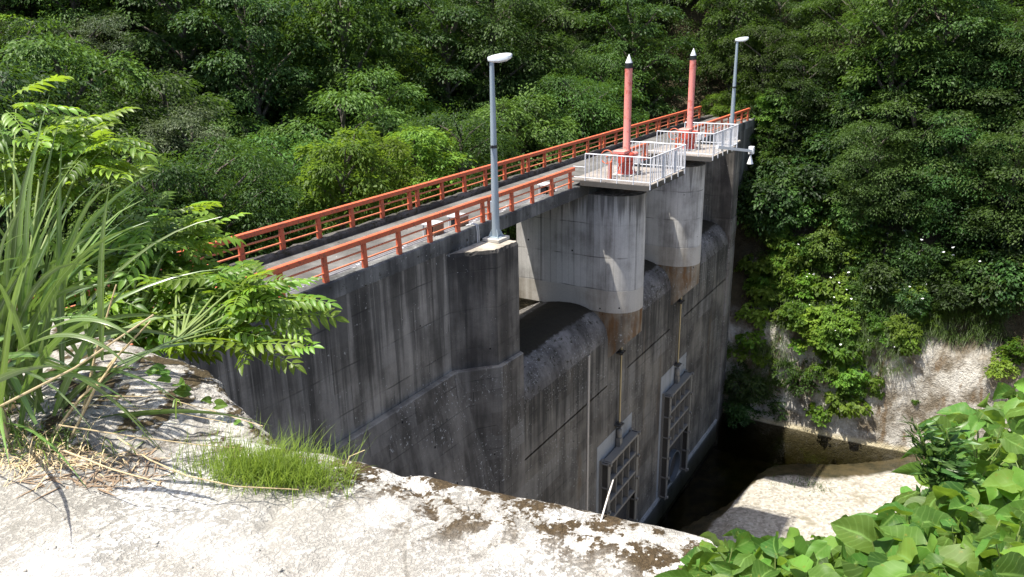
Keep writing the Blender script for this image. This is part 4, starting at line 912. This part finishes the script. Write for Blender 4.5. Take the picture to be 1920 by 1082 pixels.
for pts, r, lab in STALKS:
    o = MB().tube([at(p[0], p[1], p[2]*1.22) for p in pts], [r*.62*(1-.5*i/len(pts)) for i in range(len(pts))], 6).build('straw_stalk', M['straw'], None, 60); tag(o, lab, 'stalk')
o = MB().tube([at(1120, 1000, 2.9), at(1136, 945, 2.95), at(1141, 928, 2.97), at(1150, 900, 3.0)], [.004, .0035, .004, .0025], 7).build('bleached_stick', M['deadwood'], None, 60); tag(o, 'bleached crooked stick standing at the slab edge before the near gate', 'stick')
# --- pinnate-leaved shrub (each compound leaf a part)
def leaf_shape(L, W, na=5, nw=2, power=.75, fold=.25, curl=.25, heart=0):
    V = []; mid = []; F = []
    for i in range(na+1):
        t = i/na; w_ = W*.5*math.sin(math.pi*min(1, t**power))**.8 if 0 < i < na else (W*.5*heart if i == 0 else 0)
        for j in range(-nw, nw+1):
            u = j/nw; V.append((u*w_, L*t - (heart*W*.28*abs(u) if i == 0 else 0) - heart*.12*W*abs(u)*(1-t), abs(u)*w_*fold*2 - curl*L*t*t)); mid.append(1.0 - abs(u)*1.2 if j else 1.0)
    q = 2*nw+1
    for i in range(na):
        for j in range(2*nw): F.append((i*q+j, i*q+j+1, (i+1)*q+j+1, (i+1)*q+j))
    return V, F, np.clip(mid, 0, 1)
def pinnate_mesh(seed, L=.36, pairs=6, ll=.105, lw=.042):
    rq = random.Random(seed); V = []; F = []; MD = []
    def put(p, d, nrm, l, w_):
        lv, lf, md = leaf_shape(l, w_, 4, 1, .8, .22, .18+rq.random()*.2); d = d.normalized(); s = d.cross(nrm).normalized(); n_ = s.cross(d); b = len(V)
        for x, y, z in lv: V.append(tuple(p + s*x + d*y + n_*z))
        F.extend(tuple(i+b for i in f) for f in lf); MD.extend(md)
    pos = lambda t: Vector((0, L*t, -.22*L*t*t))
    for i in range(pairs):
        t = .22+.70*i/(pairs-1)
        for s in (-1, 1): put(pos(t+.02*rq.random()), Vector((s*.95, .55+.25*t, -.15+rq.uniform(-.15, .15))), Vector((rq.uniform(-.2, .2), 0, 1)), ll*(.75+.4*math.sin(math.pi*t))*rq.uniform(.9, 1.1), lw)
    put(pos(1), Vector((0, 1, -.3)), Vector((0, 0, 1)), ll, lw)
    b = len(V); m = 6
    for i in range(m+1):
        p = pos(i/m); V.append(tuple(p+Vector((-.003, 0, .0005)))); V.append(tuple(p+Vector((.003, 0, .0005)))); MD += [1, 1]
    F += [(b+2*i, b+2*i+1, b+2*i+3, b+2*i+2) for i in range(m)]
    return mesh_np('leaf', V, F, M['leaf_near'], True, [('tint', 'FACE', np.full(len(F), rq.random())), ('mid', 'POINT', MD)])
PIN = [pinnate_mesh(i, .30+.03*(i % 3), 5+i % 2) for i in range(6)]
def place_leaf(name, me, p, d, nrm, s, parent):
    d = Vector(d).normalized(); x = d.cross(Vector(nrm)); x = x.normalized() if x.length > 1e-4 else d.orthogonal(); n_ = x.cross(d)
    o = bpy.data.objects.new(name, me); COL.objects.link(o); o.parent = parent
    mat = Matrix(((x.x*s, d.x*s, n_.x*s, p.x), (x.y*s, d.y*s, n_.y*s, p.y), (x.z*s, d.z*s, n_.z*s, p.z), (0, 0, 0, 1)))
    o.matrix_local = Matrix.Translation(-parent.location) @ mat
    return o
def pin_shrub(root, clusters, label, seed):
    rq = random.Random(seed); t = empty('pinnate_shrub', root); tag(t, label, 'shrub', 'bright pinnate-leaved shrubs on the near bank')
    for (px, py, d, n) in clusters:
        d *= 1.16; e = at(px, py, d); mid = root.lerp(e, .6) + Vector((0, 0, .12)); MB().tube([root+Vector((rq.uniform(-.05, .05), 0, 0)), mid, e], [.008, .006, .003], 6).build('branch', M['twig'], t, 60)
        for i in range(int(n*2.2)):
            a = i*2.4+rq.random(); out = CR*math.cos(a) + CFW*math.sin(a)*.8 + CU*rq.uniform(-.25, .65)
            b = e.lerp(mid, rq.random()*.5) + Vector((rq.gauss(0, .07), rq.gauss(0, .07), rq.gauss(0, .06)))
            place_leaf('leaf', rq.choice(PIN), b, out, CU + Vector((rq.gauss(0, .25), rq.gauss(0, .25), 0)) - CFW*.25, rq.uniform(.6, 1.02), t)
g0 = at(250, 640, 5.4); g0.z = float(near_bank(g0.x, g0.y)); g1 = at(60, 560, 5.6); g1.z = float(near_bank(g1.x, g1.y))
pin_shrub(at(330, 640, 5.0), [(500, 545, 4.6, 6), (525, 600, 4.5, 6), (500, 655, 4.5, 5), (450, 560, 4.7, 6), (400, 540, 4.8, 6), (440, 600, 4.7, 6), (370, 580, 4.8, 6), (340, 530, 5.0, 5), (400, 620, 4.7, 5), (480, 590, 4.6, 5), (330, 600, 4.8, 5), (520, 560, 4.8, 4)], 'bright green shrub with feathered leaves reaching over the near end of the dam', 1)
pin_shrub(at(250, 640, 5.3), [(300, 415, 5.0, 7), (345, 440, 5.0, 6), (270, 450, 5.1, 6), (320, 480, 5.1, 6), (240, 490, 5.1, 6), (200, 520, 5.2, 6), (280, 530, 5.1, 6), (360, 420, 5.2, 4), (250, 580, 5.0, 6), (200, 600, 4.9, 6), (300, 570, 5.0, 5), (180, 560, 4.9, 6), (230, 625, 4.8, 6), (300, 645, 4.7, 6), (150, 630, 4.9, 5), (360, 655, 4.7, 4), (270, 610, 4.8, 5), (150, 500, 5.1, 5), (330, 520, 5.0, 5)], 'feathered-leaf shrub standing between the reed clump and the walkway end', 2)
pin_shrub(at(40, 560, 5.4), [(30, 205, 5.0, 6), (110, 235, 5.0, 7), (180, 245, 4.9, 7), (60, 280, 5.1, 6), (140, 290, 5.1, 6), (210, 260, 4.9, 4), (20, 330, 5.2, 6), (100, 340, 5.2, 6), (5, 260, 5.2, 5), (170, 330, 5.2, 4)], 'tall feathered-leaf shrub rising behind the reeds at the upper left', 3)
# --- broad-leaved vine and companions at the lower right (each leaf a part)
def single_leaf(seed, L, W, mat, heart=.55, na=7, nw=3, power=.62):
    rq = random.Random(seed); V, F, md = leaf_shape(L, W, na, nw, power, rq.uniform(.02, .34), rq.uniform(-.05, .55), heart)
    V = [(x+.01*math.sin(y*40+seed)*L, y, z+.05*L*math.sin(x/L*7+seed)+.045*L*math.sin(y/L*8+seed*2)+.03*L*math.sin((x-y)/L*15+seed)) for x, y, z in V]
    q_ = 2*nw+1; la = [(i//q_)/na for i in range(len(V))]; lu = [abs((i % q_)-nw)/nw for i in range(len(V))]
    return mesh_np('leaf', V, F, M[mat], True, [('tint', 'FACE', np.full(len(F), rq.random())), ('mid', 'POINT', md), ('la', 'POINT', la), ('lu', 'POINT', lu)])
VINE = [single_leaf(i, .13, (.10, .125, .115, .09)[i % 4], 'leaf_vine', (.55, .4, .6, .3)[i % 4]) for i in range(12)]; OVATE = [single_leaf(i+20, .10, .055, 'leaf_vine', .1, 6, 2, .8) for i in range(5)]; NARROW = [single_leaf(i+40, .075, .013, 'leaf_narrow', 0, 5, 1, .8) for i in range(3)]
tpx = [1290, 1330, 1400, 1480, 1560, 1640, 1700, 1740, 1765, 1790, 1840, 1890, 1960]; tpy = [1070, 1030, 1022, 1020, 1015, 985, 940, 890, 830, 785, 760, 735, 710]
rq = random.Random(33)
def leafy(name, label, n, region, meshes, dist, size, upb=.9, group=None, stem=True):
    c = at((region[0]+region[1])/2, 1060, dist(1000)); t = empty(name, (c.x, c.y, float(near_bank(c.x, c.y)))); tag(t, label, 'plant', group)
    k_ = 0
    for i in range(n*6):
        px = rq.uniform(*region[:2]); py = rq.uniform(region[2], region[3])
        if py < np.interp(px, tpx, tpy): continue
        k_ += 1
        if k_ > n: break
        p = at(px, py, dist(py)*rq.uniform(.93, 1.16)); a = rq.uniform(0, 6.28)
        d = CR*math.cos(a) + CFW*math.sin(a) + CU*rq.uniform(-.9, .3); nrm = CU*upb + Vector((rq.gauss(0, .55), rq.gauss(0, .55), 0)) - CFW*rq.uniform(-.2, .8)
        place_leaf('leaf', rq.choice(meshes), p, d, nrm, rq.uniform(*size), t)
        if stem and i % 2 == 0:
            q = p - d.normalized()*rq.uniform(.03, .09) - CU*rq.uniform(.08, .25); MB().tube([p, p.lerp(q, .5)-CU*.01, q], [.0016, .002, .0024], 5, False).build('stalk', M['twig'], t, 60)
    return t
dv = lambda py: np.interp(py, [690, 800, 950, 1082, 1150], [3.5, 3.1, 2.5, 2.05, 1.85])
leafy('broadleaf_vine', 'broad heart-leaved vine filling the lower right corner', 290, (1680, 1960, 700, 1130), VINE, dv, (.3, .85))
leafy('broadleaf_vine', 'broad-leaved vine runner low in front of the gravel bar', 150, (1490, 1740, 960, 1130), VINE, dv, (.35, .85))
leafy('herb_patch', 'leafy herb with pointed oval leaves at the right end of the slab', 280, (1290, 1580, 985, 1130), OVATE, lambda py: dv(py)*1.1, (.65, 1.2), .6)
leafy('oval_leaf_plant', 'oval-leaved plant mixed into the vine near the right edge', 240, (1650, 1960, 720, 1130), OVATE, lambda py: dv(py)*1.15, (.9, 1.5), .6)
# narrow-leaved willow-like sprigs
t = empty('narrow_leaf_plant', at(1760, 960, 2.7)); tag(t, 'narrow-leaved upright sprigs at the left side of the vine', 'plant')
for i in range(11):
    b = at(rq.uniform(1740, 1800), rq.uniform(920, 960), 2.7); e = at(rq.uniform(1712, 1810), rq.uniform(770, 880), 2.65); MB().tube([b, b.lerp(e, .5)+CR*.01, e], [.004, .003, .0015], 5).build('stem', M['twig'], t, 60)
    for j in range(24):
        s_ = j/24; p = b.lerp(e, .2+.8*s_); a = j*2.4; place_leaf('leaf', rq.choice(NARROW), p, CR*math.cos(a)+CFW*math.sin(a)+CU*.8, CU+CR*math.sin(a), rq.uniform(.7, 1.15), t)
# creeper leaves on the rock ridge
t = empty('rock_creeper', at(400, 760, 3.7)); tag(t, 'few round creeper leaves trailing along the top of the mossy rock', 'creeper')
for (px, py) in [(305, 695), (320, 712), (335, 720), (345, 728), (395, 752), (405, 760), (290, 700), (355, 735), (462, 800), (440, 792), (318, 700)]:
    place_leaf('leaf', rq.choice(VINE), at(px, py, 3.75), CR*rq.uniform(-1, 1)-CFW*.3+CU*.2, CU-CFW*.8, rq.uniform(.35, .6), t)

# labels shared by look-alikes get their order in the picture added
from collections import defaultdict
bpy.context.view_layer.update()
same = defaultdict(list)
for o in COL.objects:
    if o.parent is None and o.type == 'EMPTY' and o.get('label'): same[o['label']].append(o)
ORD = ['leftmost', 'second from left', 'third from left', 'fourth from left', 'fifth from left', 'sixth from left', 'seventh from left', 'eighth from left', 'ninth from left'] + [w+' from left' for w in 'tenth eleventh twelfth thirteenth fourteenth fifteenth sixteenth seventeenth eighteenth nineteenth twentieth'.split()]
for lab, os_ in same.items():
    if len(os_) < 2: continue
    os_.sort(key=lambda o: proj(tuple(o.location))[0]); n = len(os_)
    for i, o in enumerate(os_):
        w_ = ('left one', 'right one')[i] if n == 2 else ('left one', 'middle one', 'right one')[i] if n == 3 else 'rightmost' if i == n-1 else ORD[min(i, 19)]
        o['label'] = lab + ', ' + w_
